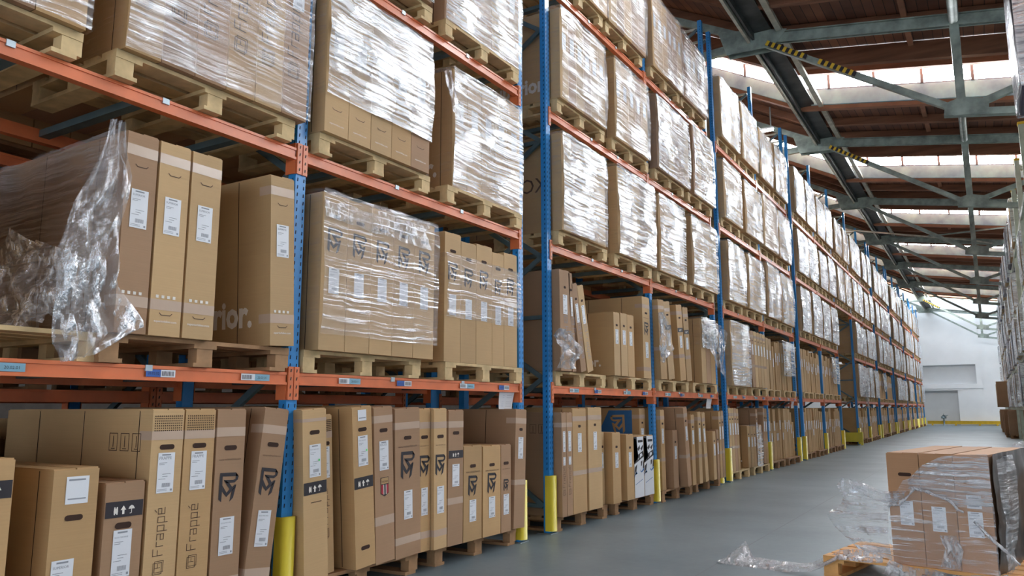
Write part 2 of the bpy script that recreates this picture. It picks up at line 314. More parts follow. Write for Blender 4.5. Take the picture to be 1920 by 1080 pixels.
def parts_for(kind, w, h):
    """list of (name, key, mesh builder, label) in the box's own frame"""
    P = []
    def tape(v, hh=.05): return ('tape', ('tape', round(w, 2), round(v, 2), hh), lambda: tape_mesh(w, v, hh), None)
    def handle(v, ww=.085, m='hole'): return ('handle_hole', ('hole', round(w, 2), round(v, 2), ww, m), lambda: frontmesh('handle_hole', [([slotshape(w/2, v, min(ww, w*.6), .026)], m)]), None)
    def slotline(v): return ('handle_slot', ('sl', round(w, 2), round(v, 2)), lambda: frontmesh('handle_slot', [(stroke([(w*.3, v+.01), (w*.36, v), (w*.64, v), (w*.7, v+.01)], .004), 'inkbrown')]), None)
    def label(v, hd, ww=.095, hh=.20, u=None, dot=False):
        def mk():
            lay = label_layers(ww, hh, hd); uu = (w-ww)/2 if u is None else u
            if dot: lay.append(([slotshape(ww*.85, hh*.5, .016, .0159)], 'green'))
            return frontmesh('shipping_label', [([[(a+uu, b+v) for a, b in q] for q in p], m_) for p, m_ in lay], .0022)
        return ('shipping_label', ('lab', round(w, 2), round(v, 2), hd, ww, hh, u, dot), mk, 'white printed shipping label')
    def print_(name, layers, key, lab=None): return (name, key, lambda: frontmesh(name, layers, .0018), lab)
    def band(v, hh=.075):
        def mk():
            k = hh*.75; iu = max(.012, w/2-k*.95)
            return frontmesh('warning_band', [([rect(.004, w-.004, v, v+hh)], 'ink'), (icons(iu, v+hh*.18, min(k, w/2.1)), 'whiteink')], .0018)
        return ('warning_band', ('band', round(w, 2), round(v, 2), hh), mk, 'black band with pale handling symbols')
    def rm(v, s=None):
        s = s or min(max(w*.56, .125), w*.92, .155); return print_('printed_monogram', [(place(RM, (w-s)/2, v+.02, s, s*.80), 'ink')], ('rm', round(w, 2), round(v, 2), round(s, 2)), 'black angular monogram')
    ww = min(.095, w*.55)
    if kind == 'sup':
        P += [tape(h*.885, .055), slotline(h*.83), label(h*.52, 'SUPERIOR', ww), tape(h*.13, .055), slotline(h*.105)]
        P.append(print_('printed_web_address', [(text_at('superiorbikes.com', w*.14, h*.068, w*.72, .01), 'whiteink'), ], ('web', round(w, 2), round(h, 2)), 'white web address'))
        P.append(print_('printed_symbols', [([rect(w*(.15+.18*i), w*(.24+.18*i), h*.19, h*.205) for i in range(4)], 'whiteink')], ('sy', round(w, 2), round(h, 2)), 'row of white symbols'))
    elif kind == 'supside': P += [('printed_wordmark', ('ss', round(h, 2)), lambda: sidemesh('printed_wordmark', [(text_at('superior.', -.80, h*.115, .74, .03), 'whiteink')]), 'large pale wordmark')]
    elif kind == 'rm': P += [tape(h*.86), handle(h*.80), print_('printed_web_line', [(text_at('www.rockmachine.com', w*.12, h*.735, w*.76), 'inkbrown')], ('rw', round(w, 2), round(h, 2))), rm(h*.50), label(h*.25, 'ROCK MACHINE', ww), tape(h*.09)]
    elif kind == 'rmw': P += [handle(h*.86), rm(h*.60, w*.58), label(h*.36, 'ROCK MACHINE', ww, .17)]
    elif kind == 'rms': P += [handle(h*.79), print_('printed_web_line', [(text_at('www.rockmachine.com', w*.12, h*.72, w*.76), 'inkbrown')], ('rw', round(w, 2), round(h, 2))), rm(h*.44, w*.5), label(h*.20, 'ROCK MACHINE', ww, .17)]
    elif kind == 'frap':
        dots = [slotshape(w*(.08+.84*i/13), h*(.90+.07*j/6), .0085, .0084, 2) for i in range(14) for j in range(7)]
        s = h*.31/5.4
        P += [print_('vent_holes', [(dots, 'hole')], ('dots', round(w, 2), round(h, 2)), 'grid of round vent holes'), tape(h*.855, .045), handle(h*.82), label(h*.60, 'FRAPPE', ww, .20),
              print_('printed_wordmark', [(place(rot90(FR), w*.56, h*.22, s), 'inkbrown')], ('fr', round(w, 2), round(h, 2)), 'brown wordmark reading upwards')]
    elif kind == 'frapw':
        s = h*.34/5.4; P += [slotline(h*.85), label(h*.62, 'FRAPPE', ww), print_('printed_wordmark', [(place(rot90(FR), w*.56, h*.22, s*1.25), 'ink')], ('frw', round(w, 2), round(h, 2)), 'dark wordmark reading upwards')]
    elif kind == 'frapd':
        s = h*.40/5.4; dn = [[(y, -x) for x, y in q] for q in FR]
        P += [handle(h*.83, .05), label(h*.56, 'FRAPPE', min(ww, w*.5)), print_('printed_wordmark', [(place(dn, w*.42, h*.55, s), 'grey')], ('frd', round(w, 2), round(h, 2)), 'grey wordmark reading downwards')]
    elif kind == 'arrow': P += [band(h-.16), ('handle_hole', ('hole', round(w, 2), round(h, 2), 'a'), lambda: frontmesh('handle_hole', [([slotshape(w/2, h-.20, .085, .03)], 'hole')]), None), label(h-.44, 'ROCK MACHINE', ww, .22)]
    elif kind == 'arrow2': P += [tape(h*.93, .02), handle(h*.865), label(h*.60, 'ROCK MACHINE', ww, .20, dot=True), band(h*.50), print_('cut_line', [([rect(w*.3, w*.75, h*.45, h*.454)], 'hole')], ('cl', round(w, 2), round(h, 2)))]
    elif kind == 'arrow3': P += [tape(h*.87), handle(h*.83), band(h*.64, .06), label(h*.43, 'ROCK MACHINE', ww, .17), tape(h*.30)]
    elif kind == 'card': P += [print_('paper_label', [([rect(w*.28, w*.78, h*.80, h*.96)], 'white'), ([rect(w*.33, w*.7, h*.935, h*.945), rect(w*.33, w*.73, h*.825, h*.833)], 'grey')], ('qr', round(w, 2), round(h, 2)), 'white paper label'), handle(h*.72), label(h*.20, 'SUPERIOR', ww*1.05, .22, u=w*.1)]
    elif kind == 'cardarrow': P += [print_('paper_label', [([rect(w*.28, w*.72, h*.915, h*.985)], 'white'), ([rect(w*.33, w*.68, h*.93, h*.936)], 'grey')], ('qa', round(w, 2), round(h, 2)), 'white paper label'), handle(h*.86), label(h*.63, 'ROCK MACHINE', ww, .20, dot=True), band(h*.49), handle(h*.12)]
    elif kind == 'shield':
        a, v, s = w*.3, h*.42, w*.42
        P += [tape(h*.90), handle(h*.85), label(h*.59, 'KROSS', ww, .20), tape(h*.24, .06),
              print_('printed_shield', [([[(a, v+.02), (a+s/2, v), (a+s, v+.02), (a+s, v+.13), (a, v+.13)]], 'ink'), ([rect(a+.004, a+s-.004, v+.085, v+.126)], 'kraft'), ([[(a+.004, v+.024), (a+s*.3, v+.012), (a+s*.3, v+.08), (a+.004, v+.08)], [(a+s*.7, v+.012), (a+s-.004, v+.024), (a+s-.004, v+.08), (a+s*.7, v+.08)]], 'red'),
               ([rect(a+s*.32, a+s*.40, v+.014, v+.08), rect(a+s*.60, a+s*.68, v+.014, v+.08)], 'whiteink'), (text_at('FACTOR', a+.01, v+.095, s-.02), 'inkbrown')], ('sh', round(w, 2)), 'small red, black and white shield emblem')]
    elif kind == 'print': P += [tape(h*.86, .045), label(h*.62, 'SUPERIOR', min(ww, w*.5), .20), label(h*.55-.06, 'SUPERIOR', min(ww, w*.45), .08), print_('printed_wordmark', [(place(rot90(FR), w*.62, h*.20, h*.28/5.4), 'inkbrown')], ('frp', round(w, 2)), 'faint brown wordmark')]
    elif kind == 'plain': P += [tape(h*.88), handle(h*.83, .06), label(h*.58, 'SUPERIOR', ww*.9, .19), tape(h*.36, .045)]
    elif kind == 'short': P += [handle(h*.80, .06), label(h*.50, 'SUPERIOR', ww*.9, .17)]
    elif kind == 'wl': P += [label(h*.55, 'SUPERIOR', ww, .20)]
    elif kind == 'wls': P += [label(h*.5, 'SUPERIOR', ww, .20), slotline(h*.16), print_('printed_web_address', [(text_at('superiorbikes.com', w*.2, h*.06, w*.6), 'whiteink')], ('web2', round(w, 2), round(h, 2)), 'white web address')]
    elif kind == 'white':
        q = [[(0, h), (.3, h), (.42, .62*h), (1, .70*h), (1, .66*h), (0, .55*h)], [(0, h*.97), (.22, h*.97), (.45, h*.66), (0, h*.56)], rect(.42, .92, h*.90, h*.94), [(.35, h*.80), (.6, h*.86), (.62, h*.80), (.45, h*.76)], [(.66, h*.80), (.95, h*.86), (.95, h*.83), (.8, h*.76)],
             [(.40, h*.70), (.95, h*.76), (1, h*.68), (.9, h*.66), (.8, h*.72), (.62, h*.71), (.55, h*.62), (.45, h*.64)], [(.05, h*.50), (.3, h*.55), (.2, h*.44), (.02, h*.40)], [(.68, h*.58), (.85, h*.60), (.78, h*.52), (.68, h*.50)], [(.9, h*.56), (1, h*.62), (1, h*.48), (.86, h*.46)]]
        q2 = [[(.0, h*.38), (.15, h*.42), (.30, h*.39), (.22, h*.44), (.05, h*.36), (0, h*.33)], [(.62, h*.46), (.72, h*.42), (.98, h*.48), (1, h*.44), (.75, h*.40), (.62, h*.42)]]
        sc = lambda P_: [[(u*w, v) for u, v in p] for p in P_]
        P += [('printed_artwork', ('wh', round(w, 2), round(h, 2)), lambda: frontmesh('printed_artwork', [([rect(.003, w-.003, .003, h-.003)], 'white'), (sc(q), 'ink'), (sc(q2), 'blueink'), (stroke([(w*.1, h*.22), (w*.85, h*.29)], .006), 'blueink')], .0018), 'white face printed with black and blue shapes'), handle(h*.82, .05)]
    return P
def tape_mesh(w, v, hh):
    mb = MB(); e = .0012
    mb.face([(e, 0, v), (e, w, v), (e, w, v+hh), (e, 0, v+hh)], 'tape'); mb.face([(-.10, -e, v), (e, -e, v), (e, -e, v+hh), (-.10, -e, v+hh)], 'tape')
    mb.face([(e, w+e, v), (-.10, w+e, v), (-.10, w+e, v+hh), (e, w+e, v+hh)], 'tape'); return mb.mesh('tape')
DESC = {'sup': 'kraft carton with white web address', 'rm': 'tall kraft carton with black monogram', 'rmw': 'kraft carton with black monogram under film', 'rms': 'short kraft carton with black monogram', 'frap': 'tall kraft carton with vent holes and brown upright lettering',
        'frapw': 'kraft carton with brown lettering under film', 'frapd': 'thin leaning kraft carton with grey lettering', 'arrow': 'short kraft carton with black symbol band', 'arrow2': 'tall kraft carton with black symbol band', 'arrow3': 'dull kraft carton with black symbol band',
        'card': 'short kraft carton with square white label', 'cardarrow': 'tall kraft carton with curled white label', 'shield': 'kraft carton with small red shield', 'print': 'narrow printed kraft carton', 'plain': 'tall taped kraft carton', 'short': 'short kraft carton',
        'wl': 'labelled kraft carton under film', 'wls': 'labelled kraft carton under film', 'white': 'white printed carton', None: 'plain kraft carton'}
BOXES = []      # deferred: every carton; the largest in view become things, the rest one mesh
def carton(y0, y1, h, z, kind, where, idx, lean=0, x=-3.62, L=BL, side=False, col=None, wrapped=False, near=True, seams=None, sidetext=None, rear=False):
    BOXES.append(dict(y0=y0, y1=y1, h=h, z=z, kind=kind, where=where, idx=idx, lean=lean, x=x, L=L, side=side, col=col, near=near, seams=seams, sidetext=sidetext, rear=rear))
# ------------------------------------------------------------------ setting
def struct(mb, name, **k):
    o = mb.obj(name, **k); o['kind'] = 'structure'; return o
mb = MB(); mb.box(-16, 14, -14, 62.2, -.2, 0, 'floor'); struct(mb, 'floor')
WY = 61.35
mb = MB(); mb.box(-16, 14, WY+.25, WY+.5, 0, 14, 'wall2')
mb.box(-.22, 14, WY-.03, WY+.25, 0, 14, 'wall'); mb.box(-16, -.22, WY, WY+.25, 4.12, 14, 'wall'); mb.box(-.55, -.22, WY, WY+.25, 2.8, 4.12, 'wall')
mb.box(-16, -.22, WY-.06, WY+.25, 2.50, 2.80, 'wall'); mb.box(-1.72, -.22, WY, WY+.25, 0, 2.5, 'wall'); mb.box(-16, -1.72, WY, WY+.25, 2.37, 2.5, 'wall')
struct(mb, 'wall_end')
mb = MB(); mb.box(-13.3, -13, -14, 62.2, 0, 14, 'walldark'); struct(mb, 'wall_left')
mb = MB(); mb.box(11, 11.3, -14, 62.2, 0, 9, 'wall'); struct(mb, 'wall_right')
S = 6.62; XK = -3.14; SR = -.157; SL = .53
def zx(X): return (SR*(X-XK) if X > XK else SL*(XK-X))
YL0 = 17.90
XR, XLF = 11, -13
teeth = MB(); pan = MB(); wi = 0
prof = [(0, 8.12), (4.5, 8.50), (6.45, 8.98), (6.62, 8.98)]
for n in range(-4, 7):
    yl = YL0+(n-1)*S
    P = prof if n < 6 else prof
    for (a, za), (b, zb) in zip(P[:-1], P[1:]):
        for (xa, xb) in ((XLF, XK), (XK, XR)):
            ya, yb = yl+a, yl+b
            A = [(xa, ya, za+zx(xa)), (xb, ya, za+zx(xb)), (xb, yb, zb+zx(xb)), (xa, yb, zb+zx(xa))]
            teeth.face(A, 'boards'); teeth.face([(p[0], p[1], p[2]+.18) for p in A][::-1], 'plaster')
struct(teeth, 'ceiling')
def slopebar(mb, y, z0, z1, th, m, x0=XLF, x1=XR):
    """a member along X that follows the kinked roof line"""
    for xa, xb in ((x0, min(x1, XK)), (max(XK, x0), x1)):
        if xb <= xa: continue
        b = len(mb.v)
        for X in (xa, xb):
            for yy in (y-th/2, y+th/2):
                for zz in (z0, z1): mb.v.append((X, yy, zz+zx(X)))
        for q in ((0, 1, 3, 2), (4, 6, 7, 5), (0, 4, 5, 1), (2, 3, 7, 6), (0, 2, 6, 4), (1, 5, 7, 3)):
            mb.f.append(tuple(b+i for i in q)); mb.mi.append(mb.mid(m))
wn = 0; tn = 0
for n in range(-4, 7):
    yl = YL0+(n-1)*S; tn += 1
    mb = MB()
    for a, z0, z1 in ((1.55, 8.06, 8.24), (3.05, 8.16, 8.36), (4.60, 8.14, 8.50), (6.2, 8.62, 8.9)): slopebar(mb, yl+a, z0, z1, .13, 'purlin')
    slopebar(mb, yl+.06, 7.96, 8.10, .14, 'fascia')
    X = -12.2
    while X < 10.5:
        z = zx(X); mb.bar((X, yl+.1, 8.09+z), (X, yl+4.5, 8.44+z), .09, .07, 'fascia'); mb.bar((X, yl+4.5, 8.44+z), (X, yl+6.4, 8.9+z), .09, .07, 'fascia'); X += 2.3
    struct(mb, 'trim_%d' % tn)
    if n >= 6: continue
    yg = yl+S-.04
    mb = MB(); slopebar(mb, yg, 8.05, 8.40, .06, 'plaster'); struct(mb, 'wall_rooflight_%d' % (wn+1))
    wn += 1
    mb = MB(); slopebar(mb, yg+.02, 8.40, 8.44, .05, 'mull'); slopebar(mb, yg+.02, 8.90, 8.96, .05, 'mull')
    X = -12.6
    while X < 10.9:
        z = zx(X); mb.box(X-.03, X+.03, yg-.06, yg+.02, 8.40+z, 8.96+z, 'mull'); X += .92
    win = struct(mb, 'window_%d' % wn)
    mb = MB()
    for xa, xb in ((XLF, XK), (XK, XR)):
        mb.face([(xa, yg+.03, 8.42+zx(xa)), (xb, yg+.03, 8.42+zx(xb)), (xb, yg+.03, 8.95+zx(xb)), (xa, yg+.03, 8.95+zx(xa))], 'pane')
    mb.obj('pane', win)
mb = MB(); yl = YL0+5*S
for xa, xb in ((XLF, XK), (XK, XR)): mb.face([(xa, yl+1.75, 8.12+.148-.02+zx(xa)), (xa, yl+2.9, 8.12+.245-.02+zx(xa)), (xb, yl+2.9, 8.12+.245-.02+zx(xb)), (xb, yl+1.75, 8.12+.148-.02+zx(xb))], 'pane2')
struct(mb, 'window_%d' % (wn+1))
# trusses
YT = 13.81; ZK = 7.93; XN, ZN = .03, 5.85
tr_sh = []
def truss_parts():
    P = []
    c = MB(); z = lambda X: ZK+SR*(X-XK)
    for s in (-.045, .045): c.bar((XK-.1, s, z(XK)), (10.5, s, z(10.5)), .03, .17, 'truss')
    c.bar((XK, 0, z(XK)+.085), (10.5, 0, z(10.5)+.085), .20, .015, 'truss'); P.append(('top_chord', c.mesh('top_chord')))
    c = MB(); c.bar((XK, 0, ZK), (-12.5, 0, ZK+SL*(XK+12.5)*-1*-1), .09, .13, 'truss'); P.append(('left_chord', c.mesh('left_chord')))
    c = MB(); c.bar((XK, 0, ZK-.05), (-12.5, 0, ZK-.05-.05*9.3), .10, .15, 'truss'); P.append(('left_tie', c.mesh('left_tie')))
    c = MB(); c.bar((XN-.25, 0, ZN+.04), (10.5, 0, ZN+SR*10.4), .14, .11, 'truss'); P.append(('bottom_chord', c.mesh('bottom_chord')))
    def diag(a, b, w=.10, h=.10):
        c = MB(); c.bar(a, b, w, h, 'truss'); P.append(('diagonal', c.mesh('diagonal')))
    diag((XK+.1, 0, ZK-.08), (XN, 0, ZN+.02))
    for i in range(3):
        x0 = XN+i*3.3; zb = ZN+SR*(x0-XN)
        c = MB(); c.bar((x0, 0, zb), (x0, 0, z(x0)), .13, .13, 'truss', up=Vector((0, 1, 0))); P.append(('strut', c.mesh('strut')))
        diag((x0+.05, 0, zb+.05), (x0+3.2, 0, z(x0+3.2)-.05))
    c = MB()
    c.face([(XK-.65, -.11, ZK+.28), (XK-.5, -.11, ZK-.22), (XK+.35, -.11, ZK-.26), (XK+.6, -.11, ZK+.02)], 'truss'); c.face([(XK-.65, .11, ZK+.28), (XK+.6, .11, ZK+.02), (XK+.35, .11, ZK-.26), (XK-.5, .11, ZK-.22)], 'truss')
    c.face([(XN-.30, -.085, ZN+.16), (XN-.12, -.085, ZN-.05), (XN+.35, -.085, ZN-.08), (XN+.38, -.085, ZN+.14), (XN, -.085, ZN+.24)], 'truss')
    P.append(('gusset_plate', c.mesh('gusset_plate')))
    return P
TP = truss_parts()
for i in range(-2, 8):
    t = bpy.data.objects.new('roof_truss', None); COL.objects.link(t); t.location = (0, YT+i*S, 0)
    if i in (0, 1, 7):
        pass
    tag(t, ('green grey steel roof truss, %s one counted from the camera' % ORD[i+2]), 'roof truss', 'steel trusses under the roof', 'structure')
    for nm, me in TP: put(nm, me, t)
    if i in (0, 1, 6):
        mb = MB(); a = Vector((XK+.15, -.14, ZK-.12)); b = Vector((XN, -.14, ZN-.02)); d = (b-a).normalized()
        nn = 15 if i == 0 else 9
        for k in range(nn):
            if i == 0 and 7 <= k < 9: continue
            p = a+d*(.10+k*.115); mb.bar(p, p+d*.055, .02, .09, 'amber'); mb.bar(p+d*.055, p+d*.115, .018, .08, 'ink')
        mb.obj('hazard_tape', t)['label'] = 'yellow and black hazard tape'
# longitudinal members
def lring(name, label, X, Z, wd, ht, m, cat='girder'):
    mb = MB(); mb.box(X-wd/2, X+wd/2, -2, WY, Z-ht/2, Z+ht/2, m); return mb
mb = lring('', '', XK-.08, ZK+.02, .05, .22, 'rail'); mb.box(XK-.05, XK+.32, -2, WY, ZK+.08, ZK+.12, 'darkbeam'); mb.box(XK-.02, XK+.02, -2, WY, ZK-.05, ZK+.1, 'darkbeam')
o = mb.obj('roof_girder'); tag(o, 'dark lengthwise girder with pale edge running above the left rack', 'girder', kind='structure')
mb = lring('', '', -2.68, 7.98, .10, .08, 'rail'); o = mb.obj('cable_tray'); tag(o, 'pale lengthwise cable tray hanging beside the dark roof girder', 'cable tray', kind='structure')
mb = MB(); mb.tube([(XN, -2, 7.42), (XN, WY, 7.42)], .075, 'truss', 10); o = mb.obj('roof_tie', smooth=True); tag(o, 'round lengthwise steel tie crossing every truss strut', 'roof tie', kind='structure')
mb = MB(); mb.bar((-8, YT+2.1*S, 8.1), (XN, YT+2.9*S, 7.35), .05, .05, 'rail'); mb.bar((XN, YT+2.9*S, 7.35), (7, YT+3.9*S, 6.4), .05, .05, 'rail'); mb.bar((-3.1, YT+3*S, 7.8), (6, YT+2*S, 6.6), .05, .05, 'truss')
o = mb.obj('wind_brace'); tag(o, 'thin crossed steel wind bracing between the middle trusses', 'wind brace', kind='structure')
# fluorescent fittings
for k, (X, Y, Z) in enumerate(((-4.35, 19.1, 8.05), (-4.9, 18.0, 8.2))):
    f = bpy.data.objects.new('strip_light', None); COL.objects.link(f); f.location = (X, Y, Z)
    tag(f, ('lit white strip light under the left roof beside the second truss', 'lit white strip light above the rack, further left of the other')[k], 'strip light', 'lit strip lights')
    mb = MB(); mb.box(-.35, .35, -.05, .05, .03, .07, 'wall'); mb.box(-.3, -.27, -.01, .01, .07, .6, 'steel'); mb.box(.27, .3, -.01, .01, .07, .6, 'steel'); mb.obj('housing', f)
    mb = MB(); mb.tube([(-.34, 0, 0), (.34, 0, 0)], .028, 'tube'); mb.obj('tube', f)
# end wall floor rail and standpipe
g = bpy.data.objects.new('guard_rail', None); COL.objects.link(g); g.location = (-1.5, WY-.18, 0); tag(g, 'long low yellow guard rail at the foot of the white end wall', 'guard rail')
mb = MB(); mb.box(-2.2, 2.1, -.04, .04, .10, .30, 'amber'); mb.box(-2.2, 2.1, -.07, .07, .27, .31, 'amber'); mb.obj('rail', g)
for x in (-1.9, -.5, .9, 1.9): mb = MB(); mb.box(x-.05, x+.05, -.06, .06, 0, .27, 'amber'); mb.box(x-.09, x+.09, -.09, .09, 0, .012, 'amber'); mb.obj('foot', g)
g = bpy.data.objects.new('standpipe', None); COL.objects.link(g); g.location = (-2.68, WY-.42, 0); tag(g, 'small grey standpipe valve in front of the white end wall', 'standpipe')
mb = MB(); mb.tube([(0, 0, 0), (0, 0, .5)], .05, 'steel'); mb.obj('pipe', g, smooth=True)
mb = MB(); mb.tube([(-.16, 0, .55), (.16, 0, .55)], .08, 'steel'); mb.tube([(0, -.14, .62), (0, .14, .62)], .10, 'steel'); mb.obj('valve', g, smooth=True)
mb = MB(); mb.tube([(0, 0, .62), (0, 0, .80)], .02, 'steel'); mb.tube([(.28, 0, .70), (.14, 0, .66), (0, 0, .7)], .02, 'steel'); mb.obj('handwheel', g)

# ------------------------------------------------------------------ pallet racking
XF = -3.70; DEP = 1.10
ZL = [0, 1.418, 2.866, 4.303, 5.77]; ZT = 7.83
BAYS = [(.63, 3.43), (3.43, 6.23), (6.80, 9.60), (9.60, 12.40), (12.88, 15.68), (15.68, 18.48), (19.08, 21.88), (21.88, 24.68)]
y = 28.0
for k in range(5): BAYS += [(y, y+2.8), (y+2.8, y+5.6)]; y += 6.4
RUNS = [BAYS[i:i+2] for i in range(0, len(BAYS), 2)]
def upright_mesh(slots, ht=ZT):
    mb = MB(); t = .0025
    # open channel section: front, two sides, lips
    mb.box(-.066, 0, -.043, .043, 0, ht, 'blue')
    if slots:
        z = .6; k = 0
        while z < ht-.1:
            for yy in (-.026, .026): mb.face([(.0012, yy-.004, z), (.0012, yy+.004, z), (.0012, yy+.007, z+.024), (.0012, yy-.001, z+.024)], 'slot')
            mb.face([(-.030, -.0442, z), (-.022, -.0442, z), (-.019, -.0442, z+.022), (-.027, -.0442, z+.022)], 'slot'); z += .05
    mb.box(-.12, .03, -.075, .075, 0, .008, 'steel'); return mb.mesh('upright')
UP_N = upright_mesh(True); UP_F = upright_mesh(False)
def guard_mesh():
    mb = MB(); n = 10; base = []
    prof = []
    for k in range(n+1):
        t = -math.pi/2+math.pi*k/n; prof.append((.008+.040*math.cos(t), .052*math.sin(t)))
    prof = [(-.045, -.052)]+prof+[(-.045, .052)]
    for z in (.025, .545):
        base.append(len(mb.v)); mb.v += [(a, b, z) for a, b in prof]
    m = len(prof)
    for i in range(m-1): mb.f.append((base[0]+i, base[0]+i+1, base[1]+i+1, base[1]+i)); mb.mi.append(mb.mid('yellow'))
    for b in base: mb.f.append(tuple(b+i for i in range(m))); mb.mi.append(0)
    return mb.mesh('post_guard', True)
GUARD = guard_mesh()
def brace_mesh():
    mb = MB(); z = .25; k = 0
    while z < ZT-.3:
        z2 = min(z+.62, ZT-.1); a, b = ((-.085, z), (-DEP+.085, z2)); 
        if k % 2: a, b = ((-.085, z2), (-DEP+.085, z))
        mb.bar((a[0], 0, a[1]), (b[0], 0, b[1]), .03, .045, 'brace'); 
        if k % 3 == 0: mb.bar((-.085, .02, z), (-DEP+.085, .02, z), .03, .04, 'brace')
        z = z2; k += 1
    mb.bar((-.085, .02, ZT-.12), (-DEP+.085, .02, ZT-.12), .03, .04, 'rail')
    return mb.mesh('frame_bracing')
BR = brace_mesh()
def beam_mesh(L):
    mb = MB(); mb.box(-.045, 0, 0, L, -.078, 0, 'orange'); mb.box(-.0, .006, 0, L, -.018, -.002, 'orange'); mb.box(0, .008, 0, L, -.078, -.062, 'orange')
    for s in (0, L): 
        y0 = -.046 if s == 0 else L+.006
        mb.box(-.03, .012, y0, y0+.04, -.17, .035, 'orange'); mb.box(-.085, 0, (0 if s == 0 else L-.004), (.004 if s == 0 else L), -.17, .035, 'orange')
        for k in range(4): mb.face([(.0132, y0+.012, -.15+k*.05), (.0132, y0+.022, -.15+k*.05), (.0132, y0+.026, -.13+k*.05), (.0132, y0+.016, -.13+k*.05)], 'inkbrown')
    return mb.mesh('beam')
BEAM = beam_mesh(2.70)
def bar_mesh():
    mb = MB(); mb.box(-DEP+.05, -.05, -.03, .03, -.05, -.008, 'brace'); return mb.mesh('support_bar')
SB = bar_mesh()
def strip_mesh(code, flip):
    mb = MB(); x = .0092
    if not flip:
        mb.face([(x, 0, -.059), (x, .10, -.059), (x, .10, -.021), (x, 0, -.021)], 'white'); mb.face([(x, .10, -.059), (x, .21, -.059), (x, .21, -.021), (x, .10, -.021)], 'cyan'); b0, t0, tc_ = .008, .12, 'ink'
    else:
        mb.face([(x, .085, -.059), (x, .17, -.059), (x, .17, -.021), (x, .085, -.021)], 'white'); mb.face([(x, 0, -.059), (x, .085, -.059), (x, .085, -.021), (x, 0, -.021)], 'stripblue'); b0, t0, tc_ = .092, .010, 'ink'
    k = b0
    while k < b0+.07: mb.face([(x+.0006, k, -.053), (x+.0006, k+.004, -.053), (x+.0006, k+.004, -.028), (x+.0006, k, -.028)], 'ink'); k += .008
    for q in text_at(code, t0, -.048, .065): mb.face([(x+.0006, u, v) for u, v in q], tc_)
    return mb.mesh('location_strip')
STR = [strip_mesh('20.02.01', False), strip_mesh('20.02.02', True)]
CLIP = None
def clip_mesh():
    mb = MB(); mb.box(.0005, .010, -.02, .02, -.03, .001, 'clip'); return mb.mesh('pallet_clip')
CLIP = clip_mesh()
def rack(runs, name, label, XF, near, levels=(1, 2, 3, 4), rear=False, mirror=False):
    r = bpy.data.objects.new(name, None); COL.objects.link(r); r.location = (XF, runs[0][0], 0); tag(r, label, 'pallet rack', 'blue and orange pallet racks')
    Y0 = runs[0][0]; ys = [runs[0][0]]+[b[1] for b in runs]
    um = UP_N if near else UP_F
    for k, yy in enumerate(ys):
        put('upright', um, r, (0, yy-Y0, 0)); b = put('upright', UP_F, r, (-DEP+.085, yy-Y0, 0)); put('frame_bracing', BR, r, (0, yy-Y0, 0))
        if not rear: g = put('post_guard', GUARD, r, (0, yy-Y0, 0)); g['label'] = 'yellow post guard'
    for bi, (a, b) in enumerate(runs):
        for l in levels:
            z = ZL[l] if not rear else ZL[l]-.10
            bm = put('beam', BEAM, r, (0, a-Y0+.05, z)); b2 = put('beam', BEAM, r, (-DEP, a-Y0+2.75, z)); b2.rotation_euler = (0, 0, math.pi)
            if near or a < 16:
                for k in range(4): put('support_bar', SB, r, (0, a-Y0+.42+k*.65, z))
            if near and not rear:
                for q in (.9, 1.75): put('pallet_clip', CLIP, bm, (0, q+.1*random.random(), 0))
            if l == 1 and not rear and a < 16:
                for k, q in enumerate((.35, .95, 1.75, 2.35)): put('location_strip', STR[(k+(a < 3)) % 2], bm, (0, q, 0))['label'] = 'location code strip'
    return r
for k, rn in enumerate(RUNS):
    rack(rn, 'pallet_rack', 'blue and orange pallet rack left of the aisle, %s section from the camera' % ORD[k], XF, k < 3)
for k, rn in enumerate(RUNS[:4]):
    rack(rn, 'pallet_rack', 'rear pallet rack standing back to back behind the %s section' % ORD[k], XF-DEP-.28, False, levels=(1, 2, 3), rear=True)
# passage bridged by upper beams
g = bpy.data.objects.new('bridge_beams', None); COL.objects.link(g); g.location = (XF, 24.73, 0); tag(g, 'orange beams bridging the walkway gap in the left rack', 'rack beams')
me = beam_mesh(3.22)
for l in (3, 4): put('beam', me, g, (0, 0, ZL[l])); put('beam', me, g, (-DEP+.05, 0, ZL[l]))
g = bpy.data.objects.new('end_barrier', None); COL.objects.link(g); g.location = (XF+.05, 27.75, 0); tag(g, 'low yellow steel barrier at the rack end by the walkway', 'barrier')
mb = MB(); mb.box(-1.25, .05, -.03, .03, .10, .40, 'yellow'); mb.obj('plate', g); mb = MB(); mb.box(.02, .08, -.08, .08, 0, .42, 'yellow'); mb.obj('end_post', g); mb = MB(); mb.box(-1.28, -1.2, -.08, .08, 0, .42, 'yellow'); mb.obj('end_post', g)

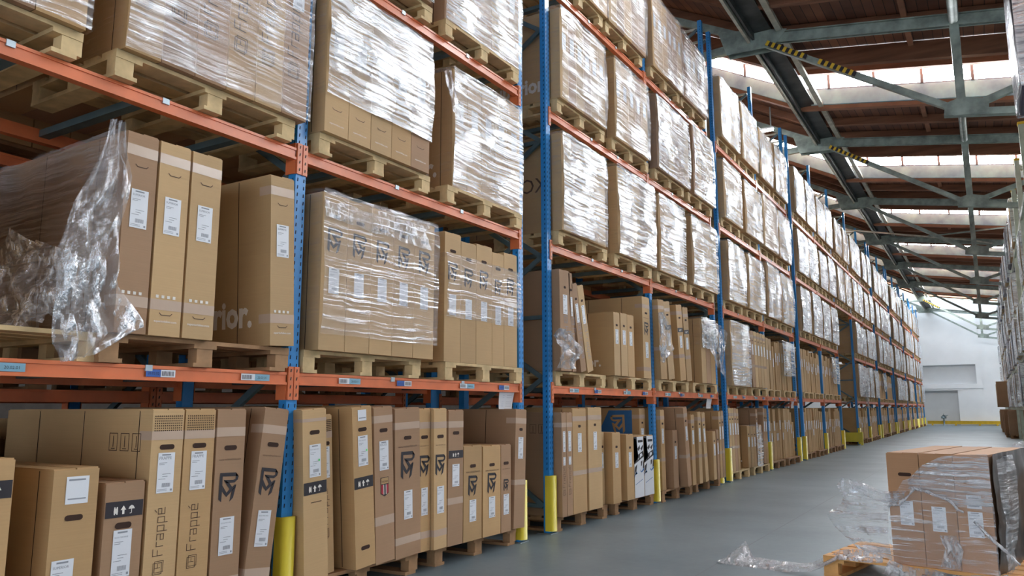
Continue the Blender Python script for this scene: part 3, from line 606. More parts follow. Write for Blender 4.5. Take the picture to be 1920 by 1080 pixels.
# ------------------------------------------------------------------ pallets
def pallet_parts(wd, simple=False):
    """1.2 m along Y, .8 m deep along -X"""
    P = []; bl = MB()
    def blk(x, y): m_ = MB(); y_ = y+(0 if y < .1 else .022 if y < 1 else .045); m_.box(x-.075, x, y_, y_+.10, .022, .10, wd); return m_.mesh('block')
    deck = MB()
    for k in range(5):
        x = -.8+k*.1675; deck.box(x, x+.13, 0, 1.2, .122, .144, wd)
    for y in (0, .5275, 1.055): deck.box(-.8, 0, y, y+.145, .10, .122, wd)
    P.append(('deck', deck.mesh('deck')))
    for y in (0, .5275, 1.055):
        s = MB(); s.box(-.8, 0, y, y+.12, 0, .022, wd); P.append(('bottom_board', s.mesh('bottom_board')))
        for x in (-.004, -.36, -.72): P.append(('block', blk(x, y)))
    return P
PP = [pallet_parts('wood'), pallet_parts('wood2')]
def merged(P, name):
    mb = MB()
    for _, me in P:
        b = len(mb.v); mb.v += [tuple(v.co) for v in me.vertices]
        for p in me.polygons: mb.f.append(tuple(b+i for i in p.vertices)); mb.mi.append(mb.mid([k for k, v in K.items() if v == me.materials[0]][0]))
    return mb.mesh(name)
PM = [merged(PP[0], 'pallet'), merged(PP[1], 'pallet')]
def pallet(y, z, label, near, old=0, x=-3.66, group='wooden pallets in the left rack'):
    if near:
        o = bpy.data.objects.new('pallet', None); COL.objects.link(o)
        for nm, me in PP[old]: put(nm, me, o)
    else: o = put('pallet', PM[old])
    o.location = (x, y, z+(.002 if z else 0)); tag(o, label, 'pallet', group); return o
# ------------------------------------------------------------------ stretch film
def shell_mesh(seed, nx=14, nz=14, amp=.012, bulge=.02, cover=(1, 1, 1)):
    """unit load: y 0..1, z 0..1, x -1..0 : front, two sides, narrow top lip, rumpled"""
    mb = MB(); random.seed(seed); off = Vector((seed*3.7, seed*1.9, 0))
    def nz3(p): return noise.noise(Vector(p)*3.1+off)*amp*1.4+noise.noise(Vector(p)*9+off)*amp*.6
    def patch(fn, a, b):
        base = len(mb.v)
        for j in range(b+1):
            for i in range(a+1): mb.v.append(tuple(fn(i/a, j/b)))
        for j in range(b):
            for i in range(a): q = base+j*(a+1)+i; mb.f.append((q, q+1, q+a+2, q+a+1)); mb.mi.append(mb.mid('film'))
    def side(): 
        for k in range(n0, len(mb.mi)): mb.mi[k] = mb.mid('films')
    front = lambda u, v: Vector((.012+nz3((0, u, v))+bulge*math.sin(math.pi*v)*.5, u, v+nz3((u, 2, v))*(1 if v > .9 else .2)))
    patch(front, nx, nz); n0 = len(mb.mi)
    patch(lambda u, v: Vector((-1+u, -.008+nz3((u, 5, v))*.6, v)), 5, nz)
    patch(lambda u, v: Vector((-u, 1.008+nz3((u, 8, v))*.6, v)), 3, nz); side()
    patch(lambda u, v: Vector((.012-v*.22, u, 1+.012*math.sin(v*2.5)+nz3((u, v, 9))*.8)), nx, 3)
    return mb.mesh('stretch_film', True)
SH = [shell_mesh(s) for s in range(6)]
SHMAT = {}
def wrap(y0, y1, z0, z1, label, m='film', x=-3.605, L=1.30, seed=0, group='stretch film round the pallet loads'):
    me = SH[seed % 6]; key = (seed % 6, m)
    if key not in SHMAT:
        c = me.copy(); c.materials[0] = K[m]; SHMAT[key] = c
    o = put('stretch_film', SHMAT[key]); o.location = (x, y0-.012, z0+.008); o.scale = (L, y1-y0+.024, z1-z0); tag(o, label, 'stretch film', group); return o
def ripple(name, bl, br, mtl, label, nu=14, nv=26, amp=.03, seed=1, group=None, freq=6, cat='plastic film', fold=.6):
    """crumpled sheet between two 3D boundary polylines"""
    mb = MB(); off = Vector((seed*7.1, seed*2.3, 0))
    def at(P, t):
        k = t*(len(P)-1); i = min(int(k), len(P)-2); return Vector(P[i]).lerp(Vector(P[i+1]), k-i)
    nrm = (Vector(br[0])-Vector(bl[0])).cross(Vector(bl[-1])-Vector(bl[0]));  nrm.normalize()
    for j in range(nv+1):
        for i in range(nu+1):
            u, v = i/nu, j/nv; p = at(bl, v).lerp(at(br, v), u)
            d = noise.noise(Vector((u*freq, v*freq*.7, seed))+off)*amp*1.8+noise.noise(Vector((u*freq*3, v*freq*1.5, seed))+off)*amp*fold+abs(noise.noise(Vector((u*freq*1.7+3, v*freq*.4, seed))))*amp
            sh = Vector((noise.noise(p*4+off), noise.noise(p*4.3-off), noise.noise(p*5+off*2)))*amp*.8
            mb.v.append(tuple(p-nrm*d+sh))
    for j in range(nv):
        for i in range(nu): q = j*(nu+1)+i; mb.f.append((q, q+1, q+nu+2, q+nu+1)); mb.mi.append(mb.mid(mtl))
    o = mb.obj(name, smooth=True); tag(o, label, cat, group); return o
# ------------------------------------------------------------------ loads, measured near the camera
def where(bay, lv, p=None):
    s = '%s, %s bay' % (LEV[lv], ORD[bay]); return s
def row(bay, lv, items, x=-3.62, **kw):
    z = ZL[lv]+.144
    for i, it in enumerate(items):
        y0, y1, h, kind = it[:4]; lean = it[4] if len(it) > 4 else 0; ex = it[5] if len(it) > 5 else {}
        carton(y0, y1, h, z, kind, where(bay, lv), i, lean, **{**dict(x=x), **kw, **ex})
def pallets(bay, lv, ys=None, near=None, old=(0, 0)):
    a, b = BAYS[bay]; ys = ys or (a+.09, b-1.29)
    for k, yy in enumerate(ys):
        pallet(yy, ZL[lv], 'wooden pallet, %s on the %s, %s bay of the left rack' % (('nearer one', 'farther one')[k], LEV[lv], ORD[bay]), a < 13 if near is None else near, old[k], x=-3.66-.05*random.random())
SD = dict(seams=(.30, .80))
row(0, 0, [(.80, 1.0, .8, 'short'), (1.05, 1.25, 1.03, 'plain'), (1.3, 1.55, 1.03, 'plain'), (1.60, 1.80, .83, 'arrow'), (1.97, 2.18, .77, 'card'), (2.22, 2.42, .69, 'arrow'), (2.44, 2.62, 1.04, 'frap', 0, dict(seams=(.11, .61, 1.06), sidetext='icons')),
           (2.63, 2.815, 1.04, 'frap'), (2.83, 3.02, 1.04, 'rm', 0, dict(col='kraft3')), (3.05, 3.23, 1.04, 'rm', .105)])
pallets(0, 0, old=(1, 1))
row(1, 0, [(3.515, 3.715, 1.035, 'arrow2', -.065), (3.74, 3.85, 1.0, 'frap', -.07, dict(x=-3.70)), (3.97, 4.16, 1.05, 'cardarrow', -.08), (4.165, 4.36, 1.05, 'shield', -.06), (4.37, 4.65, 1.04, 'rm', -.04), (4.66, 4.80, 1.04, 'rm', -.02, dict(x=-3.65)),
           (4.81, 4.97, 1.04, 'rm', -.02), (4.98, 5.18, 1.03, 'arrow3', 0, dict(col='kraft3')), (5.19, 5.45, .74, 'rms'), (5.47, 5.74, .73, 'rms'), (5.75, 5.91, .73, 'rms'), (5.955, 6.14, 1.03, 'plain', .045, dict(seams=(.32, .9)))])
pallets(1, 0, old=(1, 1))
row(2, 0, [(6.87, 6.97, 1.0, 'print', 0, dict(col='kraft3', sidetext='icons')), (6.98, 7.10, 1.0, 'print', 0, dict(col='kraft3')), (7.11, 7.42, 1.04, 'plain'), (7.47, 7.80, 1.05, 'plain'), (7.93, 8.03, .78, 'short', 0, dict(x=-3.7)), (8.08, 8.30, .77, 'short'), (8.47, 8.68, .74, 'short'),
           (8.69, 8.99, .71, 'white'), (9.0, 9.31, .71, 'white'), (9.33, 9.52, 1.04, 'plain', 0, dict(sidetext='blue', x=-3.80))])
pallets(2, 0, old=(1, 1))
xx = dict(x=-3.54); f = .975
row(3, 0, [(9.70, 9.84, 1.02, 'plain', 0, dict(x=-3.66)), (10.03, 10.22, .75, 'short', 0, dict(sidetext='r')), (10.62*f, 10.77*f, 1.05, 'plain', -.10, xx), (10.81*f+.02, 10.95*f+.02, .95, 'plain', 0, xx), (11.13*f, 11.27*f, .99, 'plain', 0, xx), (11.42*f, 11.56*f, .97, 'plain', -.1, xx),
           (11.60*f, 11.73*f, .98, 'plain', 0, dict(x=-3.62)), (11.82*f, 11.96*f, .70, 'short', 0, xx), (12.02*f, 12.12*f, .72, 'short', 0, xx), (12.16*f, 12.28*f, .99, 'plain', 0, xx), (12.30*f, 12.42*f, 1.0, 'plain', 0, xx)])
pallets(3, 0, old=(1, 1))
row(4, 0, [(12.96, 13.11, 1.04, 'plain'), (13.12, 13.26, 1.04, 'plain'), (13.27, 13.42, 1.04, 'plain'), (13.43, 13.55, 1.03, 'plain'), (14.08, 14.25, .73, 'short', 0, dict(sidetext='r')), (14.30, 14.48, .71, 'short'), (14.49, 14.66, .71, 'short'), (14.72, 14.84, 1.02, 'plain'), (14.92, 15.08, .73, 'short'), (15.2, 15.4, 1.03, 'plain', .08), (15.43, 15.56, 1.03, 'plain')], x=-3.70)
pallets(4, 0)
# first beam level
row(0, 1, [(1.0, 1.2, 1.0, 'sup'), (1.25, 1.5, 1.0, 'sup'), (2.195, 2.365, 1.03, 'sup', 0, dict(seams=(.25, .76), sidetext='supside')), (2.38, 2.56, 1.03, 'sup', 0), (2.575, 2.765, 1.03, 'sup'), (3.17, 3.355, 1.04, 'sup', -.05, dict(seams=(.29, .86), sidetext='supside'))])
pallets(0, 1, (1.02, 2.16), old=(0, 1))
e = [3.56, 3.80, 4.04, 4.28, 4.52, 4.77]
row(1, 1, [(a, b-.005, 1.04, 'rmw', 0, dict(col='kraft2')) for a, b in zip(e[:-1], e[1:])])
e = [4.98, 5.21, 5.44, 5.69, 5.89, 6.12]
row(1, 1, [(a, b-.006, h_, 'rmw', 0, dict(col='kraft2')) for a, b, h_ in zip(e[:-1], e[1:], (1.06, 1.02, 1.04, 1.01, 1.04))], x=-3.675)
pallets(1, 1, (3.50, 5.0))
row(2, 1, [(6.88, 7.11, 1.03, 'frapd', -.02), (7.135, 7.215, 1.02, 'frapd', -.07), (7.335, 7.455, .93, 'frapd', -.22), (7.49, 7.63, .93, 'frapd', -.25), (8.19, 8.36, .73, 'short', 0, dict(sidetext='or', seams=(.33, .9))), (8.39, 8.58, .74, 'short'), (8.59, 8.79, .74, 'short'), (9.18, 9.43, 1.04, 'rm', 0, dict(x=-3.66, sidetext='X', seams=(.28, .75)))])
pallets(2, 1)
row(3, 1, [(9.68, 9.90, 1.05, 'plain', -.05), (9.97, 10.20, 1.05, 'arrow3', -.12), (10.44, 10.67, 1.06, 'arrow3', -.10), (10.71, 10.93, 1.05, 'arrow3', -.10), (11.40, 11.62, .97, 'wl'), (11.63, 11.85, .97, 'wl'), (11.86, 12.08, .97, 'wl')])
pallets(3, 1)
def loadrow(bay, lv, p, y0, y1, n, h, kind, wl=None, m='film', zs=(0, 1), x=-3.62, wrapped=True, near=True, seed=0, sidetext=None):
    w_ = (y1-y0)/n
    row(bay, lv, [(y0+i*w_, y0+(i+1)*w_-.005, h+random.uniform(-.012, .012), kind, 0, dict(sidetext=sidetext) if i == 0 and sidetext else {}) for i in range(n)], x=x, near=near)
    if wrapped:
        z = ZL[lv]+.144
        wrap(y0, y1, z+zs[0]*h, z+zs[1]*h+.014, 'clear stretch film round the %s load, %s, %s bay' % (('nearer', 'farther')[p], LEV[lv], ORD[bay]), m, x=x+.008, seed=seed)
wrap(3.56, 4.77, 1.562+.10, 1.562+1.055, 'clear stretch film over five monogram cartons beside the first post', 'filml', x=-3.608, seed=1)
wrap(4.98, 6.12, 1.562+.36, 1.562+.88, 'band of loose stretch film round monogram cartons, farther pallet', 'filml', x=-3.66, seed=2)
wrap(14.29, 14.67, .144, .87, 'film round two short cartons on the floor, fifth bay', 'filmb', seed=3)
wrap(11.39, 12.09, 1.562+.52, 1.562+.99, 'loose film bunched over three cartons, first beam level, fourth bay', 'filmb', seed=4)
# upper loads measured
UL = [(0, 2, 0, .74, 1.93, 5, 1.06, 'frapw', 'film', (0, 1)), (0, 2, 1, 2.13, 3.365, 6, 1.185, 'frapw', 'film', (0, 1)), (1, 2, 0, 3.525, 4.66, 5, 1.07, 'wls', 'filmb', (.24, 1)), (1, 2, 1, 5.06, 6.17, 5, 1.05, 'wl', 'filmb', (0, 1)),
      (1, 3, 0, 3.525, 4.66, 5, 1.05, 'wl', 'filmb', (0, 1)), (1, 3, 1, 4.93, 6.16, 5, 1.05, 'wl', 'filmb', (0, 1)),
      (2, 2, 0, 6.90, 7.98, 5, 1.04, None, 'filmb', (0, 1)), (2, 2, 1, 8.33, 9.53, 5, 1.08, None, 'filmb', (0, 1)), (2, 3, 0, 6.90, 8.05, 6, 1.03, 'wl', 'film', (0, 1)), (2, 3, 1, 8.33, 9.42, 5, 1.03, 'wl', 'film', (0, 1)),
      (2, 4, 0, 6.92, 8.17, 5, 1.15, 'wl', 'film', (0, 1)), (2, 4, 1, 8.22, 9.43, 5, 1.20, 'wl', 'film', (0, 1)),
      (3, 2, 0, 9.70, 10.73, 5, 1.05, None, 'filmb', (0, 1)), (3, 2, 1, 11.07, 12.33, 5, 1.05, None, 'filmb', (0, 1)), (3, 3, 0, 9.74, 11.1, 6, 1.05, None, 'filmb', (0, 1)), (3, 3, 1, 11.3, 12.33, 5, 1.12, None, 'filmb', (0, 1)),
      (3, 4, 0, 9.70, 10.95, 6, 1.12, 'wl', 'film', (0, 1)), (3, 4, 1, 10.98, 12.12, 5, 1.06, 'wl', 'film', (0, 1))]
for k, (b_, l_, p_, a_, c_, n_, h_, kd, m_, zs) in enumerate(UL):
    loadrow(b_, l_, p_, a_, c_, n_, h_, kd, m=m_, zs=zs, x=-3.60 if not (b_ == 1 and p_ == 1) else -3.67, seed=k, sidetext={(1, 2, 1): 'supside', (2, 3, 0): 'supside', (2, 2, 0): 'OX', (0, 2, 1): None}.get((b_, l_, p_)))
    pallet(min(a_-.0, BAYS[b_][1]-1.27) if p_ == 0 else max(a_-.02, BAYS[b_][0]+1.3) if a_+1.2 < BAYS[b_][1] else BAYS[b_][1]-1.27, ZL[l_], 'wooden pallet under the %s load, %s, %s bay' % (('nearer', 'farther')[p_], LEV[l_], ORD[b_]), True, 0, x=-3.64)
# further bays by rule
rnd = random.Random(11)
for b_ in range(4, len(BAYS)):
    a, c = BAYS[b_]
    for l_ in range(0, 5):
        if b_ == 4 and l_ == 0: continue
        opn = l_ == 0 or (l_ == 1 and b_ != 4 and rnd.random() < .72)
        if not opn:
            for p_ in (0, 1):
                y0 = a+.10+p_*1.35+rnd.uniform(0, .06); y1 = min(y0+rnd.uniform(1.08, 1.26), c-.09); h_ = rnd.uniform(.98, 1.10)+(.06 if l_ == 4 else 0)
                if b_ == 4 and l_ == 1 and p_ == 1:
                    row(4, 1, [(14.35+i*.22, 14.35+i*.22+.2, 1.03, 'plain', -.03) for i in range(5)]); continue
                loadrow(b_, l_, p_, y0, y1, 5, h_, None if l_ != 4 else 'wl', m=('filmx' if b_ > 5 else 'filmb' if rnd.random() < .7 else 'film'), x=-3.61-rnd.uniform(0, .03), near=False, seed=rnd.randrange(6))
        else:
            y = a+.10; its = []
            while y < c-.28:
                wd = rnd.uniform(.13, .25); hh = rnd.choice((1.03, 1.04, 1.02, .74, .95)) if l_ == 0 else rnd.choice((1.03, 1.04, .9, 1.0)); ln = rnd.choice((0, 0, 0, -.06, .03))
                if y+wd+max(ln, 0)*hh > c-.08: break
                its.append((y, y+wd-.006, hh, 'plain' if hh > .9 else 'short', ln if rnd.random() < .5 else 0)); y += wd+rnd.choice((0.01, .01, .02, .09))
            row(b_, l_, its, x=-3.72-rnd.uniform(0, .05), near=False)
            if l_ == 1 and rnd.random() < .5: wrap(c-1.3, c-.12, ZL[1]+.45, ZL[1]+1.2, 'torn stretch film round the farther cartons, %s, %s bay' % (LEV[1], ORD[b_]), 'filmb', seed=rnd.randrange(6), x=-3.69)
        pallets(b_, l_, near=False, old=(l_ == 0, l_ == 0)) if not (b_ == 4 and l_ == 0) else None
for l_ in (3, 4):
    for p_ in (0, 1):
        y0 = 24.95+p_*1.5
        w_ = .23
        z = ZL[l_]+.144
        for i in range(5): carton(y0+i*w_, y0+(i+1)*w_-.005, 1.04, z, None, '%s, load above the walkway' % LEV[l_], i+p_*5, near=False)
        wrap(y0, y0+1.15, z, z+1.06, 'clear stretch film round the %s load above the walkway, %s' % (('nearer', 'farther')[p_], LEV[l_]), 'filmb', seed=p_+l_)
        pallet(y0-.02, ZL[l_], 'wooden pallet above the walkway, %s, %s' % (('nearer one', 'farther one')[p_], LEV[l_]), False)
# rear rack contents (seen only in the gaps)
for b_ in range(0, 8):
    a, c = BAYS[b_]
    for l_ in (0, 1, 2, 3):
        z = ZL[l_]+.144-(0.10 if l_ else 0); y = a+.12
        while y < c-.35:
            wd = rnd.uniform(.2, .25); hh = rnd.choice((.98, .85, .74)); carton(y, y+wd-.01, hh, z, None, 'rear', 0, x=-5.28, L=1.3, near=False, rear=True); y += wd
        for k in (0, 1):
            pallet(a+.09+k*1.42, ZL[l_]-(.10 if l_ else 0), 'pallet in the rear rack, %s, behind the %s of %s bay' % (LEV[l_], ('near half', 'far half')[k], ORD[b_]), False, 1, x=-5.30, group='pallets in the rear rack')
# build the cartons
def share(b):
    yc = (b['y0']+b['y1'])/2; d = math.hypot(b['x'], yc); a = (b['y1']-b['y0'])*b['h']*abs(b['x'])/d**3
    if b['rear']: a *= .02
    if yc < 1.3: a *= .01
    return a
BOXES.sort(key=share, reverse=True)
rest = MB(); used = {}; cnt = {}
for b in BOXES:
    cnt.setdefault(b['where'], []).append(b['y0'])
for k in cnt: cnt[k] = sorted(cnt[k])
for n_, b in enumerate(BOXES):
    w_ = b['y1']-b['y0']; h = b['h']; ang = -math.atan(b['lean'])
    col = b['col'] or ('kraft', 'kraft2', 'kraft3')[random.Random(int(b['y0']*1000)).randrange(3) if b['near'] else random.Random(int(b['y0']*977)).choice((0, 1, 1))]
    if n_ >= 298 or b['rear']:
        M = Matrix.Translation((b['x'], b['y0'], b['z']+.004+(math.sin(-ang)*w_ if ang < 0 else 0))) @ Matrix.Rotation(ang, 4, 'X'); rest.box(-b['L'], 0, 0, w_, 0, h, 'kraft', M)
        if b['kind'] in ('plain', 'short', 'wl') and not b['rear']:
            q = [M @ Vector((.003, u*w_, v*h)) for u, v in ((.25, .52), (.7, .52), (.7, .72), (.25, .72))]; rest.face(q, 'white')
        continue
    wr = round(w_, 2) if not b['near'] else w_
    o = put('bike_box', body_mesh(w_, h, b['L'], col, simple=not b['near'], seams=b['seams'] or (.12, .62, 1.06)))
    o.location = (b['x'], b['y0'], b['z']+.004+(math.sin(-ang)*w_ if ang < 0 else 0)); o.rotation_euler = (ang, 0, 0)
    rk = cnt[b['where']].index(b['y0']); tag(o, '%s, %s along, %s' % (DESC[b['kind']], ORD[min(rk, 19)], b['where']), 'carton', 'bike cartons on the left rack')
    for nm, key, fn, lab in (parts_for(b['kind'], w_, h) if b['kind'] else []):
        if not b['near'] and nm != 'shipping_label': continue
        c = put(nm, cached(key+(round(h, 2),), fn), o)
        if lab: c['label'] = lab
    st = b['sidetext']
    if st == 'supside':
        c = put('printed_wordmark', cached(('ss', round(h, 2)), lambda: sidemesh('printed_wordmark', [(text_at('superior.', -.90, h*.12, .74, .035, stretch=1.15), 'whiteink')])), o); c['label'] = 'large pale wordmark on the side'
    elif st in ('or', 'r'):
        c = put('printed_wordmark', sidemesh('printed_wordmark', [(text_at('superior.', -.72 if st == 'or' else -.66, h*.15, .55, .03), 'whiteink')]), o); c['label'] = 'large pale wordmark on the side'
    elif st in ('OX', 'X'):
        c = put('printed_wordmark', sidemesh('printed_wordmark', [(text_at('BOX', -.62, h*.42, .46), 'inkbrown')]), o); c['label'] = 'large dark letters on the side'
    elif st == 'icons':
        fr = []
        for i in range(3): fr += stroke([(-.36+i*.10, .80*h), (-.29+i*.10, .80*h), (-.29+i*.10, .885*h), (-.36+i*.10, .885*h), (-.36+i*.10, .80*h)], .004); fr += stroke([(-.34+i*.10, .81*h), (-.31+i*.10, .81*h)], .004); fr += stroke([(-.325+i*.10, .82*h), (-.325+i*.10, .87*h)], .006)
        c = put('printed_symbols', sidemesh('printed_symbols', [(fr, 'inkbrown')]), o); c['label'] = 'brown handling symbols on the side'
    elif st == 'blue':
        tri = [[(-.62, .62*h), (-.10, .68*h), (-.10, .98*h), (-.42, .98*h)]]
        c = put('printed_emblem', sidemesh('printed_emblem', [(tri, 'blueink'), (place([[(1-x, y) for x, y in q][::-1] for q in RM], -.40, .70*h, .2, .15), 'kraft')]), o); c['label'] = 'blue emblem on the side'
o = rest.obj('bike_box'); tag(o, 'remaining kraft cartons far along the left rack and behind it', 'carton', 'bike cartons on the left rack', 'stuff')

# ------------------------------------------------------------------ loose film on the near racks
XP = -3.56
def pY(*a): return a
ripple('loose_film', [(XP, 2.07, 2.60), (XP+.01, 2.04, 2.5), (XP+.01, 1.98, 2.29), (XP+.01, 1.90, 2.04), (XP+.01, 1.85, 1.88), (XP, 1.87, 1.69), (XP, 1.88, 1.49), (XP, 1.93, 1.42)],
       [(XP, 2.14, 2.60), (XP+.01, 2.15, 2.5), (XP+.01, 2.17, 2.33), (XP+.01, 2.17, 2.14), (XP+.01, 2.15, 1.98), (XP+.01, 2.14, 1.80), (XP+.01, 2.30, 1.60), (XP, 2.08, 1.44)],
       'filmc', 'bunched clear film hanging over the first cartons with white web addresses', amp=.032, seed=3, nu=22, nv=44, group='loose hanging film')
ripple('loose_film', [(-5.0, 2.15, 2.58), (-5.0, 2.13, 1.57)], [(-3.63, 2.17, 2.6), (-3.63, 2.12, 1.57)], 'film', 'clear film stretched over the carton side behind the hanging bunch', amp=.012, seed=8, nu=22, nv=22, group='loose hanging film')
ripple('loose_film', [(-4.2, 1.95, 2.1), (-4.3, 1.75, 1.57)], [(-3.62, 2.02, 1.9), (-3.60, 1.85, 1.57)], 'filmc', 'crumpled film heaped low beside the hanging bunch', amp=.05, seed=18, nu=18, nv=18, group='loose hanging film')
ripple('loose_film', [(-3.55, 6.66, 1.98), (-3.52, 6.62, 1.80), (-3.56, 6.66, 1.58)], [(-3.56, 6.92, 1.96), (-3.50, 7.02, 1.80), (-3.54, 6.98, 1.58)], 'filmc', 'crumpled film bulging beside the tall post at the rack gap', amp=.05, seed=5, nu=16, nv=20, group='loose hanging film')
ripple('loose_film', [(-3.58, 9.50, 2.42), (-3.54, 9.46, 2.15), (-3.55, 9.50, 1.9), (-3.56, 9.6, 1.80)], [(-3.58, 9.62, 2.44), (-3.52, 9.92, 2.15), (-3.53, 9.86, 1.95), (-3.56, 9.66, 1.78)], 'filmc', 'torn film hanging in front of the middle post of the second section', amp=.035, seed=6, nu=14, nv=24, group='loose hanging film')
ripple('loose_film', [(-3.57, 11.45, 2.56), (-3.54, 11.40, 2.4), (-3.55, 11.6, 2.1)], [(-3.57, 12.12, 2.52), (-3.53, 12.42, 2.4), (-3.54, 12.25, 1.6)], 'filmc', 'torn film draped over the top of three cartons near the twin posts', amp=.04, seed=7, nu=18, nv=22, group='loose hanging film')
ripple('loose_film', [(-4.1, 5.02, 4.1), (-3.66, 4.93, 3.98), (-3.63, 5.02, 3.65)], [(-4.05, 5.03, 4.14), (-3.64, 5.00, 4.04), (-3.61, 5.10, 3.62)], 'filmc', 'twisted rope of film across the carton corner, second beam level', amp=.012, seed=9, nu=5, nv=20, group='loose hanging film')
ripple('loose_film', [(-3.62, 4.76, 2.63), (-3.585, 4.60, 2.54), (-3.585, 4.70, 2.40)], [(-3.66, 3.60, 2.64), (-3.60, 3.56, 2.52), (-3.60, 3.58, 2.44)], 'filmc', 'hazy film folded over the top edge of five monogram cartons', amp=.014, seed=10, nu=30, nv=10, group='loose hanging film')
ripple('loose_film', [(-3.62, 28.9, 2.0), (-3.58, 29.0, 1.6), (-3.58, 29.5, 1.15)], [(-3.62, 29.3, 2.0), (-3.56, 29.8, 1.6), (-3.56, 29.9, 1.2)], 'filmc', 'torn film hanging by the first post past the walkway', amp=.03, seed=11, nu=10, nv=20, group='loose hanging film')
# paper notices hung below the first beam at run ends
for k, (yy, lab) in enumerate(((6.08, 'white paper notice hanging under the beam at the first section end'), (12.1, 'white paper notice hanging under the beam at the second section end'), (18.2, 'white paper notice hanging under the beam at the third section end'))):
    mb = MB(); wd, n = .24, 8
    for j in range(n):
        z0, z1 = -j*.15/n, -(j+1)*.15/n; c = lambda z: .03*math.sin(z*9)
        mb.face([(c(z0), -.2-z0*.25, z0), (c(z0), .06, z0), (c(z1), .06, z1), (c(z1), -.2-z1*.25, z1)], 'white')
        if j in (1, 2, 4, 5, 6): mb.face([(c(z0)+.002, -.06, z0-.01), (c(z0)+.002, .03, z0-.01), (c(z1)+.002, .03, z1+.007), (c(z1)+.002, -.06, z1+.007)], 'grey'); mb.face([(c(z0)+.002, -.13, z0-.01), (c(z0)+.002, -.10, z0-.01), (c(z1)+.002, -.10, z1+.01), (c(z1)+.002, -.13, z1+.01)], 'stripblue')
    o = mb.obj('paper_notice'); o.location = (-3.72, yy, 1.338); tag(o, lab, 'notice', 'paper notices under the beams')

# ------------------------------------------------------------------ foreground load in the aisle
FA = R(-100.7); FD = Vector((.983, -.186, 0)); FN = Vector((-.186, -.983, 0)); FO = Vector((-.64, 6.05, 0))
def Q(u, v, off=.02): p = FO+FD*u+FN*off; return (p.x, p.y, v)
def SQ(d, v, off=.02): p = FO+FD*(.62+off)-FN*d; return (p.x, p.y, v)
g = bpy.data.objects.new('pallet', None); COL.objects.link(g); g.location = Q(-.47, 0, .03); g.rotation_euler = (0, 0, FA); tag(g, 'orange wooden pallet in the aisle under the three wrapped cartons', 'pallet')
PO = pallet_parts('woodo')
for nm, me in PO: put(nm, me, g)
for i in range(3):
    w_ = .203; h = .735
    o = put('bike_box', body_mesh(w_, h, 1.28, 'kraft4', seams=(.12, .62)))
    o.location = Q(i*.207, .144, 0); o.rotation_euler = (0, 0, FA)
    tag(o, 'short kraft carton standing in the aisle, %s of the three wrapped together' % ('leftmost', 'middle', 'rightmost')[i], 'carton', 'cartons of the aisle load')
    lw, lh = (.085, .16); lay = label_layers(lw, lh, 'SUPERIOR'); v0 = (.26, .235, .22)[i]; u0 = (.065, .055, .06)[i]
    put('shipping_label', frontmesh('shipping_label', [([[(a+u0, b+v0) for a, b in q] for q in p], m_) for p, m_ in lay], .002), o)['label'] = 'white printed shipping label'
    if i == 0: put('handle_hole', frontmesh('handle_hole', [([slotshape(w_*.55, h*.81, .085, .024)], 'hole')]), o)
    if i == 2: put('paper_label', frontmesh('paper_label', [([rect(.06, .145, v0+.18, v0+.265)], 'white'), ([rect(.07, .13, v0+.242, v0+.25), rect(.07, .13, v0+.192, v0+.20)], 'grey')], .002), o)['label'] = 'square white paper label'
GF = 'film of the aisle load'
ripple('stretch_film', [Q(.10, .70), Q(0, .52), Q(-.01, .35), Q(-.01, .13)], [Q(.62, .885), Q(.63, .6), Q(.63, .4), Q(.63, .11)], 'filml', 'clear stretch film over the front of the three aisle cartons', amp=.007, seed=21, nu=40, nv=40, group=GF)
ripple('stretch_film', [Q(.14, .71, .03), Q(.24, .81, .03), Q(.36, .872, .03), Q(.62, .895, .02)], [Q(.14, .65, .03), Q(.27, .62, .03), Q(.42, .56, .03), Q(.63, .52, .02)], 'filmf', 'gathered fan of film pulled across the top of the aisle cartons', amp=.009, seed=25, nu=40, nv=30, group=GF, freq=9)
ripple('stretch_film', [Q(.30, .36, .035), Q(.33, .28, .04), Q(.30, .16, .035)], [Q(.40, .37, .035), Q(.44, .28, .04), Q(.42, .16, .035)], 'filmg', 'bright crumpled knot of film low on the middle aisle carton', amp=.012, seed=31, nu=14, nv=24, group=GF)
ripple('stretch_film', [SQ(0, .89), SQ(0, .5), SQ(0, .12)], [SQ(1.28, .89), SQ(1.28, .5), SQ(1.28, .12)], 'dark', 'dark film covering the right side of the aisle load', amp=.010, seed=22, nu=34, nv=30, group=GF)  # added sheet whose dark colour stands in for the shade on this side
ripple('stretch_film', [SQ(.05, .86, .04), SQ(.02, .5, .05), SQ(.02, .12, .04)], [SQ(.55, .87, .04), SQ(.5, .5, .05), SQ(.3, .12, .04)], 'film', 'clear film hanging over the dark side of the aisle load', amp=.012, seed=23, nu=20, nv=30, group=GF)
ripple('loose_film', [Q(.12, .62), Q(-.02, .62), Q(-.12, .655), Q(-.22, .69, .04), Q(-.29, .70, .05), Q(-.34, .65, .05)], [Q(.08, .55), Q(-.02, .54), Q(-.10, .56), Q(-.17, .585, .04), Q(-.24, .59, .05), Q(-.30, .585, .05)], 'filmg', 'upper lobe of film blown out left of the aisle cartons', amp=.022, seed=24, nu=14, nv=34, group=GF, freq=7)
ripple('loose_film', [Q(-.30, .58, .03), Q(-.32, .51, .04), Q(-.41, .44, .06), Q(-.37, .36, .05), Q(-.27, .27, .03), Q(-.22, .22, .03)], [Q(.02, .56), Q(.0, .48), Q(.0, .40), Q(.0, .30), Q(.0, .22), Q(.0, .16)], 'filmf', 'thin clear sheet of film spread left of the aisle cartons', amp=.022, seed=34, nu=30, nv=34, group=GF, freq=5)
